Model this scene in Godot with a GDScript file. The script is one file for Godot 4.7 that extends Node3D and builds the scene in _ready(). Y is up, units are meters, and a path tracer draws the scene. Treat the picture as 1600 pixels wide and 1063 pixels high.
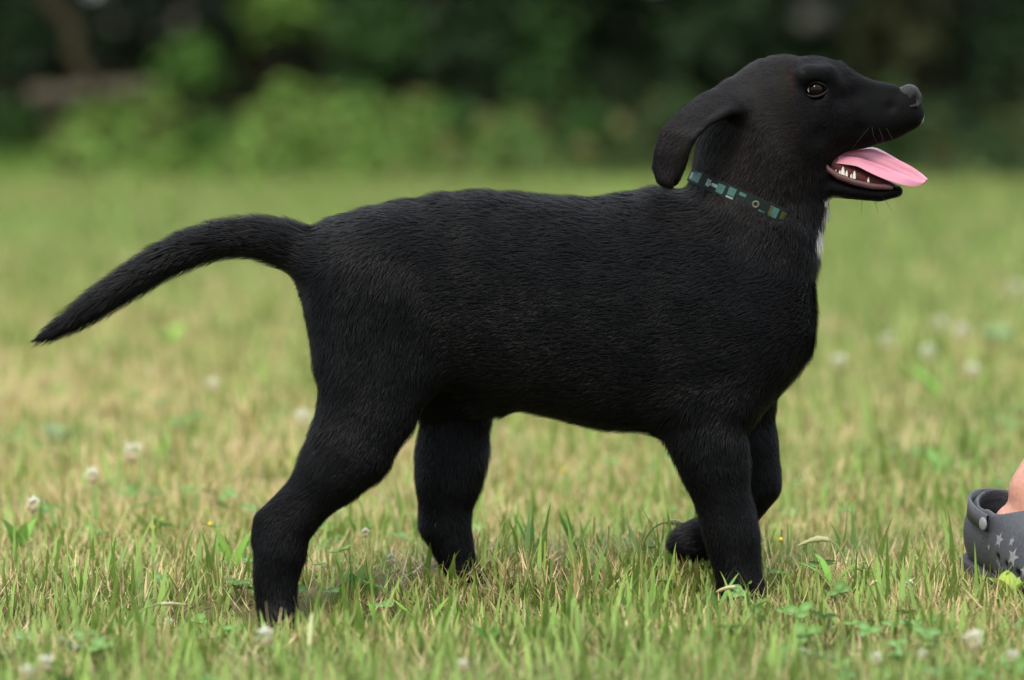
extends Node3D
# A black puppy walking over a mown lawn in front of a dark wood edge; a person's clog at the right.
# x is right, y is up, z is towards the camera; metres.

var rng := RandomNumberGenerator.new()
var taken := {}
var noise_a := FastNoiseLite.new()
var noise_b := FastNoiseLite.new()


# ------------------------------------------------------------------ helpers
func numbered(called: String) -> String:
	var n: int = taken.get(called, 0)
	taken[called] = n + 1
	return called if n == 0 else "%s_%03d" % [called, n]


func tag(o: Node3D, label := "", category := "", group := "", kind := "") -> Node3D:
	if label: o.set_meta("label", label)
	if category: o.set_meta("category", category)
	if group: o.set_meta("group", group)
	if kind: o.set_meta("kind", kind)
	return o


func base(called: String, at := Vector3.ZERO, turn := 0.0) -> Node3D:
	var o := Node3D.new()
	o.name = numbered(called)
	o.position = at
	o.rotation.y = turn
	add_child(o)
	return o


func put(called: String, m: Mesh, mat: Material, parent: Node = null) -> MeshInstance3D:
	var o := MeshInstance3D.new()
	o.mesh = m
	if mat: o.material_override = mat
	if parent == null:
		o.name = numbered(called)
		add_child(o)
	else:
		o.name = called
		parent.add_child(o, true)
	return o


func paint(c: Color, rough := 0.7, spec := 0.5) -> StandardMaterial3D:
	var m := StandardMaterial3D.new()
	m.albedo_color = c.linear_to_srgb()
	m.roughness = rough
	m.metallic_specular = spec
	return m


func vpaint(rough := 0.7, spec := 0.5, back := 0.0) -> StandardMaterial3D:
	var m := StandardMaterial3D.new()
	m.vertex_color_use_as_albedo = true
	m.roughness = rough
	m.metallic_specular = spec
	if back > 0.0:
		m.backlight_enabled = true
		m.backlight = Color(back, back, back).linear_to_srgb()
	return m


func speckle(m: StandardMaterial3D, a: Color, b: Color, scale: float, sd: int) -> void:
	var n := FastNoiseLite.new()
	n.seed = sd
	n.frequency = 0.02
	n.fractal_octaves = 5
	var g := Gradient.new()
	g.set_color(0, a.clamp())
	g.set_color(1, b.clamp())
	var tx := NoiseTexture2D.new()
	tx.width = 512
	tx.height = 512
	tx.seamless = true
	tx.noise = n
	tx.color_ramp = g
	m.albedo_texture = tx
	m.uv1_triplanar = true
	m.uv1_scale = Vector3.ONE * scale


func mesh_of(pos: PackedVector3Array, nrm: PackedVector3Array, idx: PackedInt32Array, col := PackedColorArray()) -> ArrayMesh:
	var a := []
	a.resize(Mesh.ARRAY_MAX)
	a[Mesh.ARRAY_VERTEX] = pos
	a[Mesh.ARRAY_NORMAL] = nrm
	if col.size(): a[Mesh.ARRAY_COLOR] = col
	a[Mesh.ARRAY_INDEX] = idx
	var m := ArrayMesh.new()
	m.add_surface_from_arrays(Mesh.PRIMITIVE_TRIANGLES, a)
	return m


func copies(called: String, m: Mesh, mat: Material, where: Array, tint: PackedColorArray, parent: Node = null) -> MultiMeshInstance3D:
	var mm := MultiMesh.new()
	mm.transform_format = MultiMesh.TRANSFORM_3D
	mm.use_colors = true
	mm.mesh = m
	mm.instance_count = where.size()
	for i in where.size():
		mm.set_instance_transform(i, where[i])
		mm.set_instance_color(i, tint[i])
	var o := MultiMeshInstance3D.new()
	o.multimesh = mm
	o.material_override = mat
	if parent == null:
		o.name = numbered(called)
		add_child(o)
	else:
		o.name = called
		parent.add_child(o, true)
	o.set_meta("kind", "stuff")
	return o


# A tube along points with a radius at each, closed at both ends.
func tube(pts: PackedVector3Array, rad: PackedFloat32Array, sides := 8, cols := PackedColorArray()) -> ArrayMesh:
	var pos := PackedVector3Array()
	var nrm := PackedVector3Array()
	var col := PackedColorArray()
	var idx := PackedInt32Array()
	var n := pts.size()
	var ref := Vector3(0.3, 0.2, 0.93)
	for i in n:
		var t: Vector3 = (pts[mini(i + 1, n - 1)] - pts[maxi(i - 1, 0)]).normalized()
		var u: Vector3 = ref.cross(t).normalized()
		var w: Vector3 = t.cross(u)
		for k in sides:
			var a := TAU * k / sides
			var d: Vector3 = u * cos(a) + w * sin(a)
			pos.append(pts[i] + d * rad[i])
			nrm.append(d)
			if cols.size(): col.append(cols[i])
	for i in n - 1:
		for k in sides:
			var a0 := i * sides + k
			var a1 := i * sides + (k + 1) % sides
			idx.append_array([a0, a0 + sides, a1, a1, a0 + sides, a1 + sides])
	for e in 2:
		var c := pos.size()
		var i: int = 0 if e == 0 else n - 1
		var t: Vector3 = (pts[0] - pts[1]).normalized() if e == 0 else (pts[n - 1] - pts[n - 2]).normalized()
		pos.append(pts[i] + t * rad[i] * 0.5)
		nrm.append(t)
		if cols.size(): col.append(cols[i])
		for k in sides:
			var a0 := i * sides + k
			var a1 := i * sides + (k + 1) % sides
			if e == 0: idx.append_array([c, a0, a1])
			else: idx.append_array([c, a1, a0])
	return mesh_of(pos, nrm, idx, col)


func ground_y(x: float, z: float) -> float:
	var y := -0.043 * exp(-pow((x + 0.28) / 0.4, 2.0) - pow((z - 0.17) / 0.16, 2.0))
	y += 0.022 * exp(-pow((x + 0.05) / 0.2, 2.0) - pow((z + 0.12) / 0.14, 2.0))
	y += 0.008 * exp(-pow((x - 0.4) / 0.35, 2.0) - pow((z - 0.05) / 0.25, 2.0))
	y += 0.012 * noise_b.get_noise_2d(x * 1.0, z * 1.0)
	return y


# ------------------------------------------------------------------ a distance field on a grid, meshed as surface nets
class Field:
	var o: Vector3
	var h: float
	var nx: int
	var ny: int
	var nz: int
	var v := PackedFloat32Array()
	var own := PackedInt32Array()

	func _init(lo: Vector3, hi: Vector3, step: float) -> void:
		o = lo
		h = step
		nx = int(ceil((hi.x - lo.x) / h)) + 1
		ny = int(ceil((hi.y - lo.y) / h)) + 1
		nz = int(ceil((hi.z - lo.z) / h)) + 1
		v.resize(nx * ny * nz)
		v.fill(9.0)
		own.resize(nx * ny * nz)

	# joints: rows of x, y, z, radius, depth share. mode 0 joins, 1 carves.
	func blend(j: PackedFloat32Array, k: float, id := 0, mode := 0) -> void:
		var n := j.size() / 5
		var margin := maxf(k, h * 2.0) + h * 2.0
		var lo := Vector3.INF
		var hi := -Vector3.INF
		for i in n:
			var r := j[i * 5 + 3] + margin
			var rz := (j[i * 5 + 3] + margin) * j[i * 5 + 4]
			var p := Vector3(j[i * 5], j[i * 5 + 1], j[i * 5 + 2])
			lo = lo.min(p - Vector3(r, r, rz))
			hi = hi.max(p + Vector3(r, r, rz))
		var x0 := clampi(int(floor((lo.x - o.x) / h)), 0, nx - 1)
		var x1 := clampi(int(ceil((hi.x - o.x) / h)), 0, nx - 1)
		var y0 := clampi(int(floor((lo.y - o.y) / h)), 0, ny - 1)
		var y1 := clampi(int(ceil((hi.y - o.y) / h)), 0, ny - 1)
		var z0 := clampi(int(floor((lo.z - o.z) / h)), 0, nz - 1)
		var z1 := clampi(int(ceil((hi.z - o.z) / h)), 0, nz - 1)
		var sx := x1 - x0 + 1
		var sy := y1 - y0 + 1
		var t := PackedFloat32Array()
		t.resize(sx * sy * (z1 - z0 + 1))
		t.fill(9.0)
		var who := PackedInt32Array()
		who.resize(t.size())
		for s in maxi(n - 1, 1):
			var e := mini(s + 1, n - 1)
			var ax := j[s * 5]
			var ay := j[s * 5 + 1]
			var az := j[s * 5 + 2]
			var ra := j[s * 5 + 3]
			var ia := 1.0 / j[s * 5 + 4]
			var dx := j[e * 5] - ax
			var dy := j[e * 5 + 1] - ay
			var dz := j[e * 5 + 2] - az
			var dr := j[e * 5 + 3] - ra
			var di := 1.0 / j[e * 5 + 4] - ia
			var il := 1.0 / maxf(dx * dx + dy * dy + dz * dz, 1e-12)
			var ma := ra + margin
			var mb := ra + dr + margin
			var qa := maxf(ma * j[s * 5 + 4], mb * j[e * 5 + 4])
			var bx0 := maxi(x0, int(floor((minf(ax - ma, ax + dx - mb) - o.x) / h)))
			var bx1 := mini(x1, int(ceil((maxf(ax + ma, ax + dx + mb) - o.x) / h)))
			var by0 := maxi(y0, int(floor((minf(ay - ma, ay + dy - mb) - o.y) / h)))
			var by1 := mini(y1, int(ceil((maxf(ay + ma, ay + dy + mb) - o.y) / h)))
			var bz0 := maxi(z0, int(floor((minf(az, az + dz) - qa - o.z) / h)))
			var bz1 := mini(z1, int(ceil((maxf(az, az + dz) + qa - o.z) / h)))
			for iz in range(bz0, bz1 + 1):
				var pz := o.z + iz * h - az
				for iy in range(by0, by1 + 1):
					var py := o.y + iy * h - ay
					var c := ((iz - z0) * sy + iy - y0) * sx + bx0 - x0
					var yz := py * dy + pz * dz
					var px := o.x + bx0 * h - ax
					for ix in range(bx0, bx1 + 1):
						var u := clampf((px * dx + yz) * il, 0.0, 1.0)
						var qx := px - dx * u
						var qy := py - dy * u
						var qz := (pz - dz * u) * (ia + di * u)
						var d := sqrt(qx * qx + qy * qy + qz * qz) - ra - dr * u
						if d < t[c]:
							t[c] = d
							who[c] = s
						c += 1
						px += h
		var c := 0
		for iz in range(z0, z1 + 1):
			for iy in range(y0, y1 + 1):
				var g := (iz * ny + iy) * nx + x0
				for ix in sx:
					var d := t[c]
					if d < 8.0:
						var w := v[g]
						if mode == 1:
							d = -d
							var q := maxf(k - absf(d - w), 0.0) / k
							v[g] = maxf(d, w) + q * q * k * 0.25
						else:
							if d < w: own[g] = id + who[c]
							var q := maxf(k - absf(d - w), 0.0) / k
							v[g] = minf(d, w) - q * q * k * 0.25
					c += 1
					g += 1

	func clip(at: Vector3, n: Vector3) -> void:  # keeps the side away from n
		var g := 0
		for iz in nz:
			for iy in ny:
				var d := (o.z + iz * h - at.z) * n.z + (o.y + iy * h - at.y) * n.y + (o.x - at.x) * n.x
				for ix in nx:
					if v[g] < d: v[g] = d
					g += 1
					d += n.x * h

	func value(p: Vector3) -> float:
		var q := (p - o) / h
		var ix := clampi(int(q.x), 0, nx - 2)
		var iy := clampi(int(q.y), 0, ny - 2)
		var iz := clampi(int(q.z), 0, nz - 2)
		var f := q - Vector3(ix, iy, iz)
		var g := (iz * ny + iy) * nx + ix
		var s := nx * ny
		var a := lerpf(lerpf(v[g], v[g + 1], f.x), lerpf(v[g + nx], v[g + nx + 1], f.x), f.y)
		var b := lerpf(lerpf(v[g + s], v[g + s + 1], f.x), lerpf(v[g + s + nx], v[g + s + nx + 1], f.x), f.y)
		return lerpf(a, b, f.z)

	func grad(p: Vector3) -> Vector3:
		var e := h
		return Vector3(value(p + Vector3(e, 0, 0)) - value(p - Vector3(e, 0, 0)), value(p + Vector3(0, e, 0)) - value(p - Vector3(0, e, 0)), value(p + Vector3(0, 0, e)) - value(p - Vector3(0, 0, e))).normalized()

	# from outside along d to the surface
	func hit(p: Vector3, d: Vector3, far := 0.3) -> Vector3:
		var t := 0.0
		while t < far:
			if value(p + d * t) < 0.0:
				break
			t += h * 0.25
		return p + d * t

	func surface(rounds := 3) -> Dictionary:
		var cell := PackedInt32Array()
		cell.resize(v.size())
		cell.fill(-1)
		var pos := PackedVector3Array()
		var who := PackedInt32Array()
		var s := nx * ny
		var lim := h * 6.0
		var near := PackedInt32Array()
		for iz in nz - 1:
			for iy in ny - 1:
				var g := (iz * ny + iy) * nx - 1
				for ix in nx - 1:
					g += 1
					if absf(v[g]) > lim:
						continue
					var c := [v[g], v[g + 1], v[g + nx], v[g + nx + 1], v[g + s], v[g + s + 1], v[g + s + nx], v[g + s + nx + 1]]
					var neg := 0
					for q in 8:
						if c[q] < 0.0: neg += 1
					if neg == 0 or neg == 8:
						continue
					var sum := Vector3.ZERO
					var cnt := 0
					for q in 8:
						for b in 3:
							var w := q | (1 << b)
							if w == q: continue
							if (c[q] < 0.0) != (c[w] < 0.0):
								var f: float = c[q] / (c[q] - c[w])
								var p := Vector3(q & 1, (q >> 1) & 1, (q >> 2) & 1)
								if b == 0: p.x = f
								elif b == 1: p.y = f
								else: p.z = f
								sum += p
								cnt += 1
					cell[g] = pos.size()
					pos.append(o + (Vector3(ix, iy, iz) + sum / cnt) * h)
					who.append(own[g])
					near.append(g)
		var idx := PackedInt32Array()
		var quads := PackedInt32Array()
		var step := [1, nx, s]
		for g in near:
			for b in 3:
				var w: int = g + step[b]
				var ins := v[g] < 0.0
				if ins == (v[w] < 0.0): continue
				var u: int = step[(b + 1) % 3]
				var r: int = step[(b + 2) % 3]
				if g - u - r < 0: continue
				var q := [cell[g - u - r], cell[g - r], cell[g], cell[g - u]]
				if q[0] < 0 or q[1] < 0 or q[3] < 0: continue
				if not ins: q.reverse()
				quads.append_array(q)
				idx.append_array([q[0], q[2], q[1], q[0], q[3], q[2]])
		var n := pos.size()
		for round in rounds * 2:
			var acc := PackedVector3Array()
			acc.resize(n)
			var cnt := PackedInt32Array()
			cnt.resize(n)
			for i in range(0, quads.size(), 4):
				for e in 4:
					var a := quads[i + e]
					var b := quads[i + (e + 1) % 4]
					acc[a] += pos[b]
					cnt[a] += 1
					acc[b] += pos[a]
					cnt[b] += 1
			var f := 0.5 if round % 2 == 0 else -0.52
			for i in n:
				if cnt[i]: pos[i] += (acc[i] / cnt[i] - pos[i]) * f
		var nrm := PackedVector3Array()
		nrm.resize(n)
		for i in range(0, idx.size(), 3):
			var x := (pos[idx[i + 2]] - pos[idx[i]]).cross(pos[idx[i + 1]] - pos[idx[i]])
			nrm[idx[i]] += x
			nrm[idx[i + 1]] += x
			nrm[idx[i + 2]] += x
		for i in n: nrm[i] = nrm[i].normalized()
		return {"pos": pos, "nrm": nrm, "idx": idx, "own": who}


func field_mesh(d: Dictionary, col := PackedColorArray()) -> ArrayMesh:
	return mesh_of(d.pos, d.nrm, d.idx, col)


# ------------------------------------------------------------------ light, air, camera
func set_stage() -> void:
	var cam := Camera3D.new()
	cam.name = "camera"
	cam.position = Vector3(0, 0.66, 5.9)
	cam.rotation_degrees = Vector3(-3.8, 0, 0)
	cam.near = 0.1
	cam.far = 400.0
	var lens := CameraAttributesPhysical.new()
	lens.frustum_focal_length = 200.0
	lens.frustum_near = 0.1
	lens.frustum_far = 400.0
	lens.exposure_aperture = 4.0
	lens.frustum_focus_distance = 5.88
	cam.fov = 6.843
	cam.attributes = lens
	cam.fov = 6.843
	cam.current = true
	add_child(cam)
	var sky := ProceduralSkyMaterial.new()
	sky.sky_top_color = Color(0.93, 0.96, 1.0)
	sky.sky_horizon_color = Color(0.56, 0.59, 0.62)
	sky.sky_curve = 0.7
	sky.ground_bottom_color = Color(0.25, 0.27, 0.2)
	sky.ground_horizon_color = Color(0.4, 0.43, 0.36)
	sky.sun_angle_max = 1.0
	var s := Sky.new()
	s.sky_material = sky
	var e := Environment.new()
	e.background_mode = Environment.BG_SKY
	e.sky = s
	e.background_energy_multiplier = 1.0
	e.tonemap_mode = Environment.TONE_MAPPER_LINEAR
	e.tonemap_exposure = 4.0
	e.sdfgi_enabled = true
	e.ssao_enabled = true
	e.ssil_enabled = true
	var we := WorldEnvironment.new()
	we.name = "environment"
	we.environment = e
	add_child(we)
	var sun := DirectionalLight3D.new()
	sun.name = "sun"
	sun.light_energy = 0.36
	sun.light_color = Color(1.0, 0.97, 0.92)
	sun.light_angular_distance = 14.0
	sun.rotation_degrees = Vector3(-47, -22, 0)
	sun.shadow_enabled = true
	add_child(sun)


# ------------------------------------------------------------------ ground
func lawn_tint(x: float, z: float) -> float:  # 0 green .. 1 straw
	var n := noise_a.get_noise_2d(x * 1.0, z * 0.55) * 0.9 + noise_a.get_noise_2d(x * 3.1 + 40.0, z * 2.0) * 0.5
	var left := smoothstep(0.7, -0.5, x) * 0.2
	var far := smoothstep(-4.2, -8.0, z)
	return clampf(0.34 + n * 0.9 + left - far * 0.6, 0.0, 1.0)


func make_ground() -> void:
	var pos := PackedVector3Array()
	var nrm := PackedVector3Array()
	var col := PackedColorArray()
	var idx := PackedInt32Array()
	var xs := PackedFloat32Array()
	var zs := PackedFloat32Array()
	for i in 141:
		var t := (i - 70) / 70.0
		xs.append(3.0 * t + 77.0 * pow(absf(t), 5.0) * signf(t))
	for i in 201:
		var t := (i - 100) / 100.0
		zs.append(6.0 * t + 110.0 * pow(absf(t), 5.0) * signf(t))
	for z in zs:
		for x in xs:
			pos.append(Vector3(x, ground_y(x, z), z))
			var e := 0.02
			nrm.append(Vector3(ground_y(x - e, z) - ground_y(x + e, z), 2.0 * e, ground_y(x, z - e) - ground_y(x, z + e)).normalized())
			var n := noise_a.get_noise_2d(x * 6.0, z * 6.0)
			var w := lawn_tint(x, z)
			var c := Color(0.045, 0.06, 0.02).lerp(Color(0.13, 0.1, 0.05), w * 0.8 + n * 0.2)
			if z < -12.2: c = Color(0.03, 0.026, 0.015)
			col.append(c)
	var nx := xs.size()
	for r in zs.size() - 1:
		for q in nx - 1:
			var a := r * nx + q
			idx.append_array([a, a + 1, a + nx, a + 1, a + nx + 1, a + nx])
	var m := vpaint(0.95, 0.2)
	tag(put("ground", mesh_of(pos, nrm, idx, col), m), "mown lawn soil running back to the wood edge", "ground", "", "structure")


# One blade: a narrow strip bent over; three joints.
func blade(pos: PackedVector3Array, nrm: PackedVector3Array, idx: PackedInt32Array, col: PackedColorArray, root: Vector3, yaw: float, height: float, width: float, lean: float, bend: float, c: Color, cut := 0.0, joints := 4) -> void:
	var side := Vector3(cos(yaw), 0, sin(yaw))
	var fwd := Vector3(-sin(yaw), 0, cos(yaw))
	var p := root
	var at := pos.size()
	var turned := lean + bend * 0.3 < 0.0
	for i in joints + 1:
		var t := float(i) / joints
		var ang := lean + bend * t * t
		var dir := Vector3.UP * cos(ang) + fwd * sin(ang)
		var n := (Vector3.UP * sin(ang) * -1.0 + fwd * cos(ang))
		if not turned: n = -n
		n = (n + Vector3.UP * 0.55).normalized()
		var w := width * 0.5 * (0.75 + 0.25 * sin(PI * minf(t * 1.6, 1.0))) * (1.0 - pow(t, 2.2) * (1.0 - cut))
		pos.append(p - side * w)
		pos.append(p + side * w)
		nrm.append((n - side * 0.25).normalized())
		nrm.append((n + side * 0.25).normalized())
		var cc := c.lerp(Color(c.r * 1.15 + 0.02, c.g * 1.0, c.b * 0.9), t * 0.5)
		if t < 0.2: cc = cc.lerp(Color(0.16, 0.15, 0.07), 0.5)
		col.append(cc)
		col.append(cc)
		if i < joints:
			var q := at + i * 2
			if turned: idx.append_array([q, q + 2, q + 1, q + 1, q + 2, q + 3])
			else: idx.append_array([q, q + 1, q + 2, q + 1, q + 3, q + 2])
		p += dir * height / joints


func grass_tuft(kind: int) -> ArrayMesh:
	var pos := PackedVector3Array()
	var nrm := PackedVector3Array()
	var col := PackedColorArray()
	var idx := PackedInt32Array()
	var n: int = [17, 17, 20, 20, 6, 5][kind]
	for i in n:
		var a := rng.randf() * TAU
		var r := sqrt(rng.randf()) * 0.035
		var root := Vector3(cos(a) * r, -0.004, sin(a) * r)
		var yaw := rng.randf() * TAU
		if kind < 2:  # fine green blades
			var c := Color(0.085, 0.165, 0.03).lerp(Color(0.165, 0.23, 0.065), rng.randf())
			if rng.randf() < 0.2: c = Color(0.2, 0.19, 0.08)
			blade(pos, nrm, idx, col, root, yaw, rng.randf_range(0.014, 0.042), rng.randf_range(0.0018, 0.0042), rng.randf_range(0.0, 0.75), rng.randf_range(-0.2, 1.2), c, 0.0 if rng.randf() < 0.7 else 0.7)
		elif kind < 4:  # dry straw
			var c := Color(0.32, 0.27, 0.12).lerp(Color(0.48, 0.43, 0.25), rng.randf())
			if rng.randf() < 0.16: c = Color(0.2, 0.12, 0.055)
			blade(pos, nrm, idx, col, root + Vector3(0, rng.randf() * 0.008, 0), yaw, rng.randf_range(0.014, 0.04), rng.randf_range(0.0007, 0.0019), rng.randf_range(0.25, 1.5), rng.randf_range(-0.9, 1.3), c, 0.2)
		else:  # broad blades
			var c := Color(0.09, 0.19, 0.03).lerp(Color(0.16, 0.26, 0.06), rng.randf())
			blade(pos, nrm, idx, col, root, yaw, rng.randf_range(0.028, 0.066), rng.randf_range(0.0036, 0.0075), rng.randf_range(0.05, 0.6), rng.randf_range(0.0, 0.8), c, 0.0, 6)
	return mesh_of(pos, nrm, idx, col)


func make_grass() -> void:
	var mat := vpaint(0.5, 0.35, 0.7)
	var where := []
	var tint := []
	for k in 6:
		where.append([])
		tint.append(PackedColorArray())
	# rows: z from, z to, half width at both ends, tufts per square metre, scale
	var zones := [[0.25, 1.6, 1.2, 1400.0, 1.0], [-1.2, 0.25, 1.3, 1900.0, 1.0], [-4.0, -1.2, 2.3, 900.0, 1.25], [-8.0, -4.0, 4.0, 540.0, 1.3], [-11.3, -8.0, 6.0, 480.0, 1.15]]
	for q in zones:
		var count := int((q[1] - q[0]) * q[2] * 2.0 * q[3])
		for i in count:
			var x: float = rng.randf_range(-q[2], q[2])
			var z: float = rng.randf_range(q[0], q[1])
			var w := lawn_tint(x, z)
			var k := 0
			if rng.randf() < 0.15 + w * 0.52: k = 2 + rng.randi() % 2
			else: k = rng.randi() % 2
			if rng.randf() < (0.17 if z > -1.5 else 0.1) * (1.3 - w): k = 4 + rng.randi() % 2
			var s: float = q[4] * rng.randf_range(0.7, 1.25) * (1.0 + 0.5 * noise_a.get_noise_2d(x * 14.0 + 9.0, z * 14.0)) * (1.0 + 0.3 * exp(-pow((x - 0.1) / 0.14, 2.0) - pow((z - 0.02) / 0.12, 2.0)))
			s *= 1.0 - 0.5 * exp(-pow((x + 0.235) / 0.07, 2.0) - pow((z - 0.14) / 0.1, 2.0)) - 0.3 * exp(-pow((x - 0.24) / 0.06, 2.0) - pow((z - 0.1) / 0.08, 2.0))
			# trodden short under the clog
			if Vector2(x - 0.56, z - 0.06).length() < 0.07: continue
			var b := Basis(Vector3.UP, rng.randf() * TAU).scaled(Vector3(s, s * rng.randf_range(0.8, 1.15), s))
			where[k].append(Transform3D(b, Vector3(x, ground_y(x, z), z)))
			var g := rng.randf_range(0.85, 1.15)
			var warm := w * 0.35 if k < 2 else 0.1
			tint[k].append(Color(g * (1.0 + warm), g * (1.0 + warm * 0.35), g * (1.0 - warm * 0.1)))
	var names := ["fine_grass", "fine_grass", "dry_grass", "dry_grass", "broad_grass", "broad_grass"]
	var labels := ["short fine green grass blades all over the mown lawn", "taller green blades of the mown lawn", "dry straw coloured grass lying among the green", "bleached dead blades standing in the lawn", "broad bright green blades scattered over the lawn", "wide pale green blades in the lawn"]
	for k in 6:
		tag(copies(names[k], grass_tuft(k), mat, where[k], tint[k]), labels[k], "grass", "", "stuff")


func make_clover_leaves() -> void:
	var pos := PackedVector3Array()
	var nrm := PackedVector3Array()
	var col := PackedColorArray()
	var idx := PackedInt32Array()
	var h := 0.017
	blade(pos, nrm, idx, col, Vector3.ZERO, 0.0, h, 0.0011, 0.1, 0.1, Color(0.12, 0.19, 0.05), 1.0, 2)
	for q in 3:
		var a := TAU * q / 3.0 + 0.3
		var out := Vector3(cos(a), 0.18, sin(a))
		var side := Vector3(-sin(a), 0, cos(a))
		var c := Vector3(0, h, 0.003) + out * 0.006
		var at := pos.size()
		pos.append(c + Vector3(0, -0.0008, 0))
		nrm.append(Vector3.UP)
		col.append(Color(0.16, 0.24, 0.1))
		for k in 10:
			var b := TAU * k / 10.0
			pos.append(c + out * cos(b) * 0.006 + side * sin(b) * 0.0052 + Vector3(0, absf(sin(b)) * 0.0012, 0))
			nrm.append((Vector3.UP + side * sin(b) * -0.2).normalized())
			col.append(Color(0.07, 0.15, 0.028))
		for k in 10: idx.append_array([at, at + 1 + k, at + 1 + (k + 1) % 10])
	var where := []
	var tint := PackedColorArray()
	for i in 1500:
		var x := rng.randf_range(-0.9, 0.9)
		var z := rng.randf_range(-2.5, 1.1)
		if noise_a.get_noise_2d(x * 12.0 + 70.0, z * 8.0) < 0.08: continue
		var s := rng.randf_range(0.7, 1.4)
		var up := Vector3(rng.randfn() * 0.25, 1, rng.randfn() * 0.25 + 0.15).normalized()
		var f := Vector3(rng.randfn(), 0, rng.randfn())
		f = (f - up * f.dot(up)).normalized()
		where.append(Transform3D(Basis(up.cross(f) * s, up * s, f * s), on_lawn(x, z)))
		var g := rng.randf_range(0.8, 1.2)
		tint.append(Color(g, g, g * rng.randf_range(0.85, 1.1)))
	tag(copies("clover_leaves", mesh_of(pos, nrm, idx, col), vpaint(0.7, 0.2, 0.5), where, tint), "three lobed clover leaves low in the lawn", "clover", "", "stuff")


# ------------------------------------------------------------------ the wood edge
func leaf_mesh(l := 1.0, w := 0.5) -> ArrayMesh:
	var pos := PackedVector3Array([Vector3(0, 0, 0), Vector3(-w * 0.5, 0.06, l * 0.45), Vector3(0, -0.03, l * 0.5), Vector3(w * 0.5, 0.06, l * 0.45), Vector3(0, -0.1, l)])
	var nrm := PackedVector3Array()
	for i in 5: nrm.append(Vector3(0, 1, 0))
	nrm[1] = Vector3(0.3, 0.95, 0)
	nrm[3] = Vector3(-0.3, 0.95, 0)
	return mesh_of(pos, nrm, PackedInt32Array([0, 2, 1, 0, 3, 2, 1, 2, 4, 2, 3, 4]))


func leaf_cloud(where: Array, tint: PackedColorArray, c: Vector3, r: Vector3, n: int, size: float, tone: Color, hollow := 0.3) -> void:
	for i in n:
		var d := Vector3(rng.randfn(), rng.randfn(), rng.randfn()).normalized()
		var rr := lerpf(hollow, 1.0, sqrt(rng.randf()))
		rr *= 0.8 + 0.8 * noise_a.get_noise_3d(d.x * 9.0 + c.x * 20.0 + n * 3.1, d.y * 9.0, d.z * 9.0 + c.z * 9.0 + n * 1.7)
		var p := c + d * r * rr
		if p.y < 0.01: p.y = 0.01 + rng.randf() * 0.05
		var up := (d + Vector3(0, 1.2, 0) + Vector3(rng.randfn(), rng.randfn(), rng.randfn()) * 0.5).normalized()
		var f := Vector3(rng.randfn(), rng.randfn() * 0.4 - 0.3, rng.randfn())
		f = (f - up * f.dot(up)).normalized()
		var s := size * rng.randf_range(0.6, 1.25)
		where.append(Transform3D(Basis(up.cross(f) * s, up * s, f * s), p))
		var g := rng.randf_range(0.75, 1.3)
		tint.append(Color(tone.r * g, tone.g * g, tone.b * g))


func twig(a: Vector3, b: Vector3, r0: float, r1: float, wob := 0.05, n := 6) -> ArrayMesh:
	var pts := PackedVector3Array()
	var rad := PackedFloat32Array()
	for i in n + 1:
		var t := float(i) / n
		var off := Vector3(rng.randfn(), rng.randfn() * 0.4, rng.randfn()) * wob * a.distance_to(b) * sin(PI * t)
		pts.append(a.lerp(b, t) + off)
		rad.append(lerpf(r0, r1, t) * rng.randf_range(0.92, 1.08))
	return tube(pts, rad, 9)


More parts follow.
